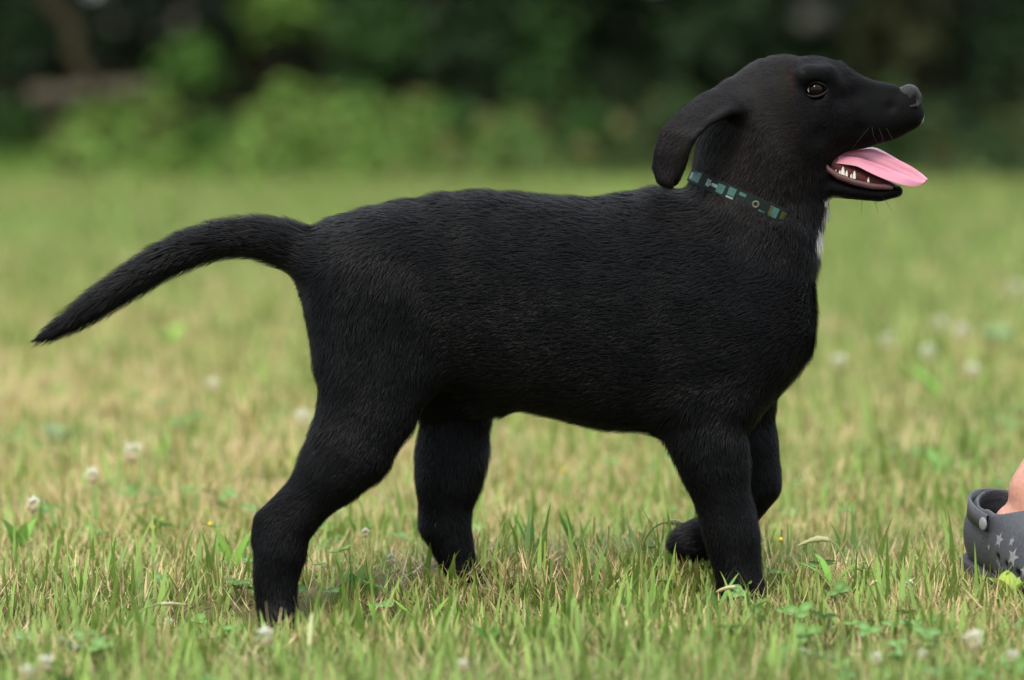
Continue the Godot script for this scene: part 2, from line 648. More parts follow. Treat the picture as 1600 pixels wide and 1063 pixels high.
func make_wood() -> void:
	var leaf := leaf_mesh(1.0, 0.55)
	var lm := vpaint(0.6, 0.25, 0.5)
	var bark := paint(Color(0.02, 0.015, 0.01), 1.0, 0.0)
	var dead := paint(Color(0.065, 0.055, 0.038), 1.0, 0.0)
	# ground floor of the wood
	var fl := PlaneMesh.new()
	fl.size = Vector2(60, 40)
	var floor_mesh := put("forest_floor", fl, paint(Color(0.03, 0.024, 0.014), 1.0, 0.1))
	floor_mesh.position = Vector3(0, 0.05, -33.0)
	tag(floor_mesh, "dark leaf litter floor of the wood behind the lawn", "ground", "", "structure")
	# shrubs: centre x, y, z, radii, leaves, leaf size, tone, look
	var tones := [Color(0.05, 0.11, 0.018), Color(0.024, 0.058, 0.012), Color(0.012, 0.027, 0.008), Color(0.075, 0.135, 0.023), Color(0.022, 0.026, 0.008)]
	for q in SHRUBS:
		var o := base("shrub", Vector3(q[0], 0.03, q[2]))
		var where := []
		var tint := PackedColorArray()
		leaf_cloud(where, tint, Vector3(0, q[1], 0), Vector3(q[3], q[4], q[3] * 0.7), q[5], q[6], tones[q[7]])
		copies("foliage", leaf, lm, where, tint, o)
		for k in 3:
			var a := rng.randf() * TAU
			put("stem", twig(Vector3(cos(a) * 0.04, -0.05, sin(a) * 0.04), Vector3(cos(a) * q[3] * 0.5, q[1], sin(a) * q[3] * 0.4), 0.012, 0.004), bark, o)
		tag(o, q[8], "shrub", "shrubs along the wood edge")
	# low weeds along the edge of the lawn
	var where := []
	var tint := PackedColorArray()
	for i in 36000:
		var x := rng.randf_range(-6.5, 6.5)
		var z := rng.randf_range(-13.2, -10.9)
		var tall := 0.19 * (0.3 + 0.7 * smoothstep(-10.9, -12.0, z)) * (1.0 + 1.6 * noise_a.get_noise_2d(x * 9.0, 3.0))
		var tone := Color(0.085, 0.15, 0.026).lerp(Color(0.017, 0.036, 0.009), smoothstep(-0.6, 0.5, x))
		if rng.randf() < 0.15: tone = Color(0.1, 0.085, 0.03)
		leaf_cloud(where, tint, Vector3(x, rng.randf() * tall, z), Vector3(0.03, 0.03, 0.03), 1, 0.065, tone)
	tag(copies("undergrowth", leaf, lm, where, tint), "low green weeds along the far edge of the lawn", "undergrowth", "", "stuff")
	# trees: trunk and crown, their leaves close the sky over the wood
	for q in TREES:
		var o := base("tree", Vector3(q[0], 0.0, q[1]))
		put("trunk", twig(Vector3(0, -0.1, 0), Vector3(rng.randfn() * 0.2, 5.0, rng.randfn() * 0.2), q[2], q[2] * 0.5, 0.02), bark, o)
		for k in 4:
			var a := rng.randf() * TAU
			put("limb", twig(Vector3(0, 2.4 + k * 0.5, 0), Vector3(cos(a) * 1.3, 3.6 + k * 0.5, sin(a) * 1.3), q[2] * 0.35, 0.02), bark, o)
		var w2 := []
		var t2 := PackedColorArray()
		leaf_cloud(w2, t2, Vector3(0, 4.6, 0), Vector3(2.4, 2.6, 2.4), 2600, 0.26, Color(0.04, 0.075, 0.018), 0.2)
		copies("crown", leaf, lm, w2, t2, o)
		tag(o, q[3], "tree", "trees of the wood")
	# the dark wood farther in
	where = []
	tint = PackedColorArray()
	for i in 620:
		var c := Vector3(rng.randf_range(-15, 15), rng.randf_range(0.1, 4.5) if i % 2 else rng.randf_range(0.0, 1.8), rng.randf_range(-27, -18.5))
		leaf_cloud(where, tint, c, Vector3(0.9, 0.8, 0.7), 40, 0.3, Color(0.022, 0.04, 0.013))
	for i in 420:
		var c := Vector3(rng.randf_range(-13, 13), rng.randf_range(4.2, 6.5), rng.randf_range(-26, -13.2))
		leaf_cloud(where, tint, c, Vector3(1.0, 0.6, 1.0), 40, 0.36, Color(0.025, 0.05, 0.013))
	for i in 200:
		var c := Vector3(rng.randf_range(-12, 12), rng.randf_range(0.0, 5.0), rng.randf_range(-31, -28))
		leaf_cloud(where, tint, c, Vector3(1.3, 1.0, 0.7), 60, 0.4, Color(0.022, 0.04, 0.013))
	tag(copies("woodland", leaf, lm, where, tint), "dark mass of leaves deep inside the wood", "woodland", "", "stuff")
	# fallen dead wood at the left
	var lg := put("fallen_log", twig(Vector3(-1.5094, 0.2365, -12.0000), Vector3(-1.1589, 0.2591, -12.2500), 0.034, 0.024, 0.02, 8), dead)
	tag(lg, "pale dead log lying level among the shrubs at far left", "log")
	var br := put("dead_branch", twig(Vector3(-1.5203, 0.6213, -12.4000), Vector3(-1.3154, 0.2382, -12.1000), 0.03, 0.022, 0.03, 8), paint(Color(0.022, 0.018, 0.011), 1.0, 0.0))
	tag(br, "brown dead branch slanting down to the pale log", "branch")


# ------------------------------------------------------------------ the dog
var seg_flow: Array[Vector3] = []
var seg_len := PackedFloat32Array()


func chain(f: Field, name: String, mode := 0) -> void:
	var c: Dictionary = CH[name]
	if not c.has("id"):
		c["id"] = ids.get(name, -1)
	if not ids.has(name):
		ids[name] = seg_flow.size()
		var j: Array = c.j
		var n := j.size() / 5
		for s in maxi(n - 1, 1):
			var e := mini(s + 1, n - 1)
			var d := Vector3(j[e * 5] - j[s * 5], j[e * 5 + 1] - j[s * 5 + 1], j[e * 5 + 2] - j[s * 5 + 2])
			seg_flow.append((d.normalized() + c.get("pull", Vector3.ZERO)).normalized() if d.length() > 0.0001 or c.has("pull") else Vector3(0, -1, 0))
			seg_len.append(c.len)
	f.blend(PackedFloat32Array(c.j), c.k, ids[name], mode)


var ids := {}
var SHRUBS := []
var TREES := []
var CH := {}


func white_fur(p: Vector3) -> float:
	var w := 0.0
	for q in WHITE:
		w = maxf(w, 1.0 - smoothstep(0.7, 1.0, Vector3(p.x - q[0], p.y - q[1], (p.z - q[2]) * 0.8).length() / q[3]))
	return w


var WHITE := []


func coat(p: Vector3) -> Color:
	var brown := smoothstep(0.36, 0.45, p.y) * smoothstep(0.33, 0.26, p.x) * smoothstep(0.1, 0.2, p.x)
	brown = maxf(brown * 0.8, 0.03)
	var c := Color(0.0019, 0.0019, 0.0023).lerp(Color(0.0105, 0.008, 0.007), brown)
	return c.lerp(Color(0.62, 0.6, 0.57), white_fur(p))


func strand_mesh() -> ArrayMesh:
	var pos := PackedVector3Array([Vector3(-0.5, 0, 0), Vector3(0.5, 0, 0), Vector3(-0.42, 0.16, 0.5), Vector3(0.42, 0.16, 0.5), Vector3(0, 0.2, 1)])
	var nrm := PackedVector3Array()
	for i in 5: nrm.append(Vector3([-0.06, 0.06, -0.06, 0.06, 0.0][i], 1, 0.05).normalized())
	return mesh_of(pos, nrm, PackedInt32Array([0, 1, 2, 1, 3, 2, 2, 3, 4]))


func grow_fur(d: Dictionary, where: Array, tint: PackedColorArray, density: float, cut_at: Vector3, cut_n: Vector3, bare: Array) -> void:
	var pos: PackedVector3Array = d.pos
	var nrm: PackedVector3Array = d.nrm
	var idx: PackedInt32Array = d.idx
	var own: PackedInt32Array = d.own
	var n := pos.size()
	var flow := PackedVector3Array()
	var length := PackedFloat32Array()
	flow.resize(n)
	length.resize(n)
	for i in n:
		flow[i] = seg_flow[own[i]]
		length[i] = seg_len[own[i]]
	for round in 14:
		var acc := flow.duplicate()
		var al := length.duplicate()
		var cnt := PackedInt32Array()
		cnt.resize(n)
		for i in range(0, idx.size(), 3):
			var a := idx[i]
			var b := idx[i + 1]
			var c := idx[i + 2]
			var s := flow[a] + flow[b] + flow[c]
			var l := length[a] + length[b] + length[c]
			acc[a] += s
			acc[b] += s
			acc[c] += s
			al[a] += l
			al[b] += l
			al[c] += l
			cnt[a] += 3
			cnt[b] += 3
			cnt[c] += 3
		for i in n:
			flow[i] = acc[i] / (cnt[i] + 1)
			length[i] = al[i] / (cnt[i] + 1)
	for i in range(0, idx.size(), 3):
		var a := idx[i]
		var b := idx[i + 1]
		var c := idx[i + 2]
		var ctr := (pos[a] + pos[b] + pos[c]) / 3.0
		if (ctr - cut_at).dot(cut_n) > 0.0 and ctr.x > cut_at.x - 0.075: continue
		var skip := false
		for q in bare:
			if ctr.distance_squared_to(q[0]) < q[1] * q[1]: skip = true
		if skip: continue
		var ln := length[a]
		var dens := density * clampf(0.011 / ln, 0.6, 2.2)
		if nrm[a].z < -0.4: dens *= 0.5
		var area := (pos[b] - pos[a]).cross(pos[c] - pos[a]).length() * 0.5
		var want := area * dens
		var cnt := int(want) + (1 if rng.randf() < want - int(want) else 0)
		for s in cnt:
			var u := rng.randf()
			var w := rng.randf()
			if u + w > 1.0:
				u = 1.0 - u
				w = 1.0 - w
			var p := pos[a] + (pos[b] - pos[a]) * u + (pos[c] - pos[a]) * w
			var nn := (nrm[a] * (1.0 - u - w) + nrm[b] * u + nrm[c] * w).normalized()
			var f := flow[a] * (1.0 - u - w) + flow[b] * u + flow[c] * w
			# locks: neighbouring hairs lean together
			var k1 := noise_b.get_noise_3d(p.x * 500.0, p.y * 1400.0, p.z * 1400.0)
			var k2 := noise_b.get_noise_3d(p.x * 420.0 + 300.0, p.y * 1700.0, p.z * 1700.0)
			var k3 := noise_b.get_noise_3d(p.x * 130.0, p.y * 130.0 + 70.0, p.z * 130.0)
			var k4 := noise_b.get_noise_3d(p.x * 150.0 + 90.0, p.y * 190.0, p.z * 150.0)
			f = (f - nn * f.dot(nn)).normalized()
			var side := nn.cross(f)
			f = (f + side * (k1 * 0.26 + k3 * 0.35 + rng.randf_range(-0.14, 0.14))).normalized()
			var tilt := 0.15 + k2 * 0.13 + k4 * 0.14 + rng.randf_range(-0.04, 0.09)
			var ax := nn.cross(f).normalized()
			var up := nn
			f = f.rotated(ax, -tilt)
			up = nn.rotated(ax, -tilt)
			var l := ln * rng.randf_range(0.65, 1.25)
			var wd := 0.0006 * rng.randf_range(0.7, 1.4) * clampf(ln / 0.01, 0.75, 1.3)
			where.append(Transform3D(Basis(ax * wd, up * l, f * l), p - nn * 0.001))
			var g := rng.randf_range(0.7, 1.3) * (1.0 + k2 * 0.4)
			var cc := coat(p + Vector3(rng.randfn(), rng.randfn(), rng.randfn()) * 0.0022)
			tint.append(Color(cc.r * g, cc.g * g, cc.b * g) if cc.r < 0.1 else cc)


func blob(called: String, parent: Node, rows: Array, k: float, step: float, mat: Material, rounds := 2, carve := []) -> MeshInstance3D:
	var lo := Vector3.INF
	var hi := -Vector3.INF
	for c in rows:
		for i in range(0, c.size(), 5):
			var r: float = c[i + 3] * maxf(1.0, c[i + 4]) + step * 4.0
			lo = lo.min(Vector3(c[i] - r, c[i + 1] - r, c[i + 2] - r))
			hi = hi.max(Vector3(c[i] + r, c[i + 1] + r, c[i + 2] + r))
	var f := Field.new(lo, hi, step)
	for c in rows: f.blend(PackedFloat32Array(c), k)
	for c in carve: f.blend(PackedFloat32Array(c), k * 0.5, 0, 1)
	return put(called, field_mesh(f.surface(rounds)), mat, parent)


func make_dog() -> void:
	var dog := base("dog", Vector3.ZERO)
	tag(dog, "black short haired puppy walking right across the lawn with tongue out", "dog")
	var neck_at := Vector3(0.2448, 0.4138, -0.0100)
	var neck_dir := Vector3(0.41, 0.91, 0.0).normalized()
	CH = {
		"spine": {"len": 0.0125, "k": 0.03, "pull": Vector3(0, -0.22, 0), "j": [0.2115, 0.2918, 0.0000, 0.0971, 0.66, 0.1661, 0.2914, 0.0050, 0.1196, 0.58, 0.1115, 0.2937, 0.0100, 0.1188, 0.58, 0.0544, 0.3032, 0.0120, 0.1141, 0.6, 0.0000, 0.3113, 0.0140, 0.1101, 0.6, -0.0332, 0.3186, 0.0150, 0.1054, 0.61, -0.0630, 0.3247, 0.0160, 0.0968, 0.62, -0.0961, 0.3241, 0.0170, 0.0915, 0.64, -0.1253, 0.3201, 0.0180, 0.0875, 0.66]},
		"withers": {"len": 0.011, "k": 0.03, "pull": Vector3(0, -0.2, 0), "j": [0.1461, 0.3923, 0.0000, 0.0332, 0.9, 0.1229, 0.3923, 0.0000, 0.0252, 0.9]},
		"neck": {"len": 0.012, "k": 0.03, "pull": Vector3(-0.3, -0.2, 0), "j": [0.2526, 0.4850, -0.0100, 0.0532, 0.8, 0.2447, 0.4471, -0.0100, 0.0545, 0.8, 0.2421, 0.4072, -0.0080, 0.0585, 0.8, 0.2328, 0.3621, -0.0050, 0.0745, 0.72, 0.2075, 0.3091, 0.0000, 0.0984, 0.66]},
		"throat": {"len": 0.015, "k": 0.03, "pull": Vector3(0, -0.8, 0), "j": [0.3026, 0.4384, -0.0100, 0.0279, 0.9, 0.3007, 0.4125, -0.0100, 0.0286, 0.9, 0.2847, 0.3819, -0.0080, 0.0333, 0.9, 0.2688, 0.3554, -0.0060, 0.0426, 0.9, 0.2395, 0.2890, -0.0020, 0.0652, 0.9]},
		"tail": {"len": 0.016, "k": 0.03, "j": [-0.1392, 0.3434, 0.0180, 0.0517, 0.9, -0.1789, 0.3553, 0.0180, 0.0345, 1, -0.2067, 0.3580, 0.0180, 0.0265, 1, -0.2332, 0.3686, 0.0180, 0.0245, 1, -0.2597, 0.3752, 0.0180, 0.0212, 1, -0.2835, 0.3759, 0.0180, 0.0192, 1, -0.3060, 0.3732, 0.0180, 0.0185, 1, -0.3326, 0.3646, 0.0180, 0.0185, 1, -0.3631, 0.3507, 0.0180, 0.0179, 1, -0.3923, 0.3321, 0.0180, 0.0166, 1, -0.4242, 0.3115, 0.0180, 0.0152, 1, -0.4548, 0.2909, 0.0180, 0.0113, 1, -0.4761, 0.2776, 0.0180, 0.0073, 1, -0.4868, 0.2716, 0.0180, 0.0040, 1]},
		"near_thigh": {"len": 0.012, "k": 0.035, "pull": Vector3(-0.2, -0.1, 0), "j": [-0.1293, 0.3118, 0.0450, 0.0739, 0.5, -0.1385, 0.2526, 0.0500, 0.0666, 0.5, -0.1470, 0.2067, 0.0560, 0.0528, 0.55, -0.1628, 0.1674, 0.0600, 0.0435, 0.6, -0.1833, 0.1398, 0.0620, 0.0336, 0.7]},
		"near_shin": {"len": 0.008, "k": 0.02, "j": [-0.1714, 0.1530, 0.0620, 0.0382, 0.65, -0.1964, 0.1234, 0.0640, 0.0277, 0.75, -0.2175, 0.0970, 0.0650, 0.0257, 0.72, -0.2327, 0.0765, 0.0650, 0.0251, 0.72, -0.2387, 0.0540, 0.0650, 0.0277, 0.7, -0.2434, 0.0288, 0.0650, 0.0237, 0.75, -0.2435, 0.0036, 0.0650, 0.0211, 0.9, -0.2395, -0.0142, 0.0660, 0.0198, 1.1]},
		"hock": {"len": 0.006, "k": 0.012, "j": [-0.2175, 0.1149, 0.0650, 0.0132, 0.8, -0.2558, 0.0864, 0.0650, 0.0112, 0.8, -0.2598, 0.0686, 0.0650, 0.0092, 0.8]},
		"near_hind_paw": {"len": 0.006, "k": 0.01, "j": [-0.2396, -0.0162, 0.0660, 0.0185, 1.15, -0.2297, -0.0202, 0.0660, 0.0145, 1.4]},
		"far_thigh": {"len": 0.012, "k": 0.03, "pull": Vector3(0, -0.2, 0), "j": [-0.1001, 0.2945, -0.0200, 0.0701, 0.5, -0.0737, 0.2396, -0.0400, 0.0590, 0.5, -0.0591, 0.1920, -0.0480, 0.0389, 0.6, -0.0618, 0.1547, -0.0500, 0.0349, 0.65, -0.0658, 0.1210, -0.0500, 0.0309, 0.75]},
		"far_shin": {"len": 0.008, "k": 0.02, "j": [-0.0638, 0.1379, -0.0500, 0.0329, 0.7, -0.0699, 0.0920, -0.0500, 0.0276, 0.75, -0.0706, 0.0718, -0.0500, 0.0282, 0.75, -0.0632, 0.0502, -0.0500, 0.0229, 0.8, -0.0558, 0.0265, -0.0500, 0.0188, 0.9, -0.0511, 0.0130, -0.0500, 0.0182, 1.1]},
		"far_hind_paw": {"len": 0.006, "k": 0.01, "j": [-0.0511, 0.0123, -0.0500, 0.0168, 1.15, -0.0390, 0.0096, -0.0500, 0.0141, 1.4]},
		"near_arm": {"len": 0.012, "k": 0.035, "pull": Vector3(-0.3, 0, 0), "j": [0.2188, 0.2771, 0.0200, 0.0782, 0.5, 0.2039, 0.2182, 0.0320, 0.0569, 0.5, 0.1999, 0.1786, 0.0360, 0.0397, 0.58, 0.2092, 0.1441, 0.0360, 0.0324, 0.65]},
		"near_foreleg": {"len": 0.008, "k": 0.02, "j": [0.2065, 0.1554, 0.0360, 0.0344, 0.62, 0.2146, 0.1174, 0.0350, 0.0298, 0.7, 0.2227, 0.0907, 0.0340, 0.0292, 0.72, 0.2287, 0.0640, 0.0330, 0.0292, 0.76, 0.2335, 0.0372, 0.0320, 0.0252, 0.9, 0.2369, 0.0152, 0.0320, 0.0226, 1.1]},
		"near_front_paw": {"len": 0.006, "k": 0.01, "j": [0.2362, 0.0132, 0.0320, 0.0212, 1.1, 0.2468, 0.0079, 0.0320, 0.0159, 1.35]},
		"far_arm": {"len": 0.01, "k": 0.03, "pull": Vector3(-0.2, 0, 0), "j": [0.2274, 0.2470, -0.0300, 0.0635, 0.5, 0.2359, 0.1993, -0.0400, 0.0416, 0.6, 0.2469, 0.1586, -0.0440, 0.0282, 0.75]},
		"far_foreleg": {"len": 0.006, "k": 0.015, "j": [0.2469, 0.1586, -0.0440, 0.0289, 0.75, 0.2558, 0.1262, -0.0450, 0.0269, 0.8, 0.2578, 0.1134, -0.0450, 0.0255, 0.8, 0.2418, 0.0898, -0.0450, 0.0228, 0.8, 0.2136, 0.0655, -0.0450, 0.0202, 0.85, 0.1908, 0.0534, -0.0450, 0.0202, 1]},
		"far_front_paw": {"len": 0.011, "k": 0.01, "j": [0.1948, 0.0540, -0.0450, 0.0195, 1.1, 0.1841, 0.0520, -0.0450, 0.0168, 1.2]},
		"sheath": {"len": 0.014, "k": 0.02, "pull": Vector3(-0.3, -0.6, 0), "j": [-0.0166, 0.2087, 0.0120, 0.0173, 0.8, -0.0385, 0.2033, 0.0120, 0.0120, 0.8]},
		"muzzle": {"len": 0.0032, "k": 0.012, "pull": Vector3(-0.1, -0.1, 0), "j": [0.4114, 0.5016, -0.0100, 0.0100, 1.15, 0.4040, 0.5069, -0.0100, 0.0219, 0.74, 0.3855, 0.5042, -0.0100, 0.0292, 0.6, 0.3602, 0.5036, -0.0100, 0.0352, 0.57, 0.3323, 0.5036, -0.0100, 0.0379, 0.72, 0.3071, 0.4909, -0.0100, 0.0412, 0.85]},
		"bridge": {"len": 0.003, "k": 0.006, "pull": Vector3(-0.1, -0.05, 0), "j": [0.3960, 0.5268, -0.0100, 0.0060, 1.5, 0.3734, 0.5308, -0.0100, 0.0066, 1.6, 0.3521, 0.5368, -0.0100, 0.0073, 1.7, 0.3361, 0.5481, -0.0100, 0.0080, 1.8]},
		"upper_lip": {"len": 0.0032, "k": 0.012, "pull": Vector3(-0.1, -0.2, 0), "j": [0.4180, 0.4989, -0.0100, 0.0080, 1.3, 0.4014, 0.4949, -0.0100, 0.0120, 1.2, 0.3802, 0.4929, -0.0100, 0.0166, 1.1, 0.3576, 0.4923, -0.0100, 0.0226, 0.94, 0.3323, 0.4909, -0.0100, 0.0279, 0.95]},
		"skull": {"len": 0.0048, "k": 0.02, "pull": Vector3(-0.1, -0.2, 0), "j": [0.3349, 0.5242, -0.0100, 0.0312, 0.82, 0.3123, 0.5129, -0.0100, 0.0505, 0.76, 0.2818, 0.5016, -0.0100, 0.0631, 0.72, 0.2473, 0.4936, -0.0100, 0.0492, 0.76]},
		"cheek": {"len": 0.007, "k": 0.025, "pull": Vector3(-0.4, -0.4, 0), "j": [0.2925, 0.4737, -0.0100, 0.0312, 1.16, 0.2673, 0.4564, -0.0100, 0.0412, 0.98]},
		"jaw": {"len": 0.004, "k": 0.008, "pull": Vector3(0, -0.1, 0), "j": [0.4004, 0.4225, -0.0100, 0.0060, 1.5, 0.3825, 0.4198, -0.0100, 0.0080, 1.6, 0.3552, 0.4225, -0.0100, 0.0086, 1.9, 0.3272, 0.4284, -0.0100, 0.0120, 1.65, 0.2993, 0.4431, -0.0100, 0.0266, 1.1]},
		"near_brow": {"len": 0.0045, "k": 0.012, "j": [0.3240, 0.5433, 0.0180, 0.0099, 1, 0.3051, 0.5434, 0.0240, 0.0112, 1]},
		"far_brow": {"len": 0.0045, "k": 0.01, "j": [0.3416, 0.5489, -0.0360, 0.0087, 1, 0.3238, 0.5462, -0.0400, 0.0100, 1]},
		"ear_row_a": {"len": 0.0045, "k": 0.013, "j": [0.2240, 0.5285, 0.0040, 0.0060, 1, 0.1982, 0.5210, 0.0240, 0.0040, 1, 0.1714, 0.5029, 0.0380, 0.0033, 1, 0.1554, 0.4853, 0.0450, 0.0030, 1, 0.1495, 0.4662, 0.0470, 0.0026, 1, 0.1475, 0.4491, 0.0470, 0.0026, 1, 0.1527, 0.4387, 0.0500, 0.0026, 1]},
		"ear_row_b": {"len": 0.006, "k": 0.013, "j": [0.2282, 0.5242, 0.0054, 0.0066, 1, 0.2033, 0.5182, 0.0278, 0.0046, 1, 0.1776, 0.5015, 0.0426, 0.0036, 1, 0.1618, 0.4845, 0.0490, 0.0033, 1, 0.1556, 0.4663, 0.0496, 0.0033, 1, 0.1532, 0.4497, 0.0482, 0.0030, 1, 0.1557, 0.4384, 0.0490, 0.0030, 1]},
		"ear_row_c": {"len": 0.006, "k": 0.013, "j": [0.2324, 0.5201, 0.0082, 0.0066, 1, 0.2085, 0.5154, 0.0330, 0.0046, 1, 0.1837, 0.5003, 0.0486, 0.0036, 1, 0.1681, 0.4837, 0.0544, 0.0033, 1, 0.1617, 0.4665, 0.0536, 0.0033, 1, 0.1587, 0.4503, 0.0508, 0.0030, 1, 0.1585, 0.4381, 0.0494, 0.0030, 1]},
		"ear_row_d": {"len": 0.006, "k": 0.013, "j": [0.2365, 0.5159, 0.0122, 0.0066, 1, 0.2135, 0.5127, 0.0394, 0.0046, 1, 0.1898, 0.4990, 0.0558, 0.0036, 1, 0.1743, 0.4830, 0.0610, 0.0033, 1, 0.1677, 0.4666, 0.0588, 0.0033, 1, 0.1643, 0.4510, 0.0546, 0.0030, 1, 0.1614, 0.4379, 0.0510, 0.0030, 1]},
		"ear_row_e": {"len": 0.006, "k": 0.013, "j": [0.2405, 0.5118, 0.0174, 0.0066, 1, 0.2185, 0.5099, 0.0470, 0.0046, 1, 0.1958, 0.4978, 0.0642, 0.0036, 1, 0.1805, 0.4823, 0.0688, 0.0033, 1, 0.1737, 0.4668, 0.0652, 0.0033, 1, 0.1698, 0.4517, 0.0596, 0.0030, 1, 0.1642, 0.4378, 0.0538, 0.0030, 1]},
		"ear_row_f": {"len": 0.0045, "k": 0.013, "j": [0.2445, 0.5078, 0.0240, 0.0059, 1, 0.2234, 0.5073, 0.0560, 0.0039, 1, 0.2018, 0.4966, 0.0740, 0.0033, 1, 0.1866, 0.4817, 0.0780, 0.0029, 1, 0.1796, 0.4671, 0.0730, 0.0026, 1, 0.1753, 0.4524, 0.0660, 0.0026, 1, 0.1670, 0.4377, 0.0580, 0.0026, 1]},
		"far_ear": {"len": 0.0055, "k": 0.008, "j": [0.2442, 0.5152, -0.0500, 0.0147, 0.5, 0.2333, 0.5015, -0.0620, 0.0161, 0.3, 0.2268, 0.4833, -0.0660, 0.0161, 0.25, 0.2228, 0.4652, -0.0660, 0.0134, 0.25]},
	}
	WHITE = [[Vector3(0.3363, 0.4034, -0.0040), 0.016], [Vector3(0.3224, 0.3768, -0.0030), 0.017], [Vector3(0.2971, 0.2566, -0.0080), 0.011], [Vector3(0.4260, 0.4969, -0.0100), 0.0055], [Vector3(0.4111, 0.4218, -0.0100), 0.006]].map(func(q): return [q[0].x, q[0].y, q[0].z, q[1]])
	# body
	var body := Field.new(Vector3(-0.53, -0.06, -0.13), Vector3(0.36, 0.47, 0.13), 0.004)
	for c in ["spine", "withers", "neck", "throat", "tail", "near_thigh", "near_shin", "hock", "near_hind_paw", "far_thigh", "far_shin", "far_hind_paw", "near_arm", "near_foreleg", "near_front_paw", "far_arm", "far_foreleg", "far_front_paw", "sheath"]:
		chain(body, c)
	body.clip(neck_at + neck_dir * 0.012, neck_dir)
	var sb := body.surface(3)
	# head
	var head := Field.new(Vector3(0.12, 0.36, -0.105), Vector3(0.44, 0.58, 0.09), 0.0024)
	for c in ["neck", "throat", "skull", "cheek", "muzzle", "bridge", "upper_lip", "near_brow", "far_brow", "jaw"]:
		chain(head, c)
	head.clip(neck_at - neck_dir * 0.012, -neck_dir)
	collar(body, head, neck_at, neck_dir)
	for c in ["ear_row_a", "ear_row_b", "ear_row_c", "ear_row_d", "ear_row_e", "ear_row_f", "far_ear"]:
		chain(head, c)
	var eyes := []
	for s in [1.0, -1.0]:
		var e := Vector3(0.3136, 0.5286, 0.1000)
		e.z = 0.2 * s
		var hit := head.hit(e, Vector3(0, 0, -s))
		eyes.append(Vector3(e.x, e.y, hit.z))
	for i in 2:
		var s := 1.0 if i == 0 else -1.0
		var e: Vector3 = eyes[i]
		head.blend(PackedFloat32Array([e.x, e.y, e.z - 0.0035 * s, 0.0098, 1.0]), 0.006, 0, 1)
	for s in [1.0, -1.0]:  # lip line and the hollow behind the nose
		for q in [[Vector3(0.3436, 0.5204, 0.0000), 0.013, 0.0055], [Vector3(0.3582, 0.5244, 0.0000), 0.009, 0.0055], [Vector3(0.3225, 0.4806, 0.0000), 0.017, 0.0105], [Vector3(0.3617, 0.4853, 0.0000), 0.006, 0.0048]]:
			var w: Vector3 = q[0]
			var hz := head.hit(Vector3(w.x, w.y, 0.2 * s), Vector3(0, 0, -s)).z
			head.blend(PackedFloat32Array([w.x, w.y, hz + q[2] * s, q[1] * 0.6, 1.0]), 0.012, 0, 1)
		var p := Vector3(0.3927, 0.5111, 0.0000)
		var z := head.hit(Vector3(p.x, p.y, 0.2 * s), Vector3(0, 0, -s)).z
		head.blend(PackedFloat32Array([p.x, p.y, z + 0.003 * s, 0.0045, 1.0]), 0.006, 0, 1)
	var sh := head.surface(2)
	# one body mesh from both grids; the neck's inner caps are left out
	var pos: PackedVector3Array = sb.pos.duplicate()
	var nrm: PackedVector3Array = sb.nrm.duplicate()
	var idx := PackedInt32Array()
	for i in range(0, sb.idx.size(), 3):
		var c: Vector3 = (sb.pos[sb.idx[i]] + sb.pos[sb.idx[i + 1]] + sb.pos[sb.idx[i + 2]]) / 3.0
		if (c - neck_at).dot(neck_dir) < 0.0085: idx.append_array([sb.idx[i], sb.idx[i + 1], sb.idx[i + 2]])
	var off := pos.size()
	pos.append_array(sh.pos)
	nrm.append_array(sh.nrm)
	for i in range(0, sh.idx.size(), 3):
		var c: Vector3 = (sh.pos[sh.idx[i]] + sh.pos[sh.idx[i + 1]] + sh.pos[sh.idx[i + 2]]) / 3.0
		if (c - neck_at).dot(neck_dir) > -0.0085 or c.x < neck_at.x - 0.06: idx.append_array([sh.idx[i] + off, sh.idx[i + 1] + off, sh.idx[i + 2] + off])
	var col := PackedColorArray()
	for p in pos:
		var c := coat(p)
		col.append(Color(c.r * 0.7, c.g * 0.7, c.b * 0.7))
	put("body", mesh_of(pos, nrm, idx, col), vpaint(0.7, 0.2), dog)
	# fur
	var where := []
	var tint := PackedColorArray()
	var bare := [[eyes[0], 0.0125], [eyes[1], 0.0125], [Vector3(0.4159, 0.5215, -0.0100), 0.0185]]
	grow_fur(sb, where, tint, 520000.0, neck_at + neck_dir * 0.006, neck_dir, [])
	grow_fur(sh, where, tint, 600000.0, neck_at - neck_dir * 0.006, -neck_dir, bare)
	print("hairs ", where.size())
	var hair := vpaint(0.4, 0.226)
	hair.rim_enabled = true
	hair.rim = 0.006
	hair.rim_tint = 0.0
	copies("fur", strand_mesh(), hair, where, tint, dog)
	face(dog, eyes, head)


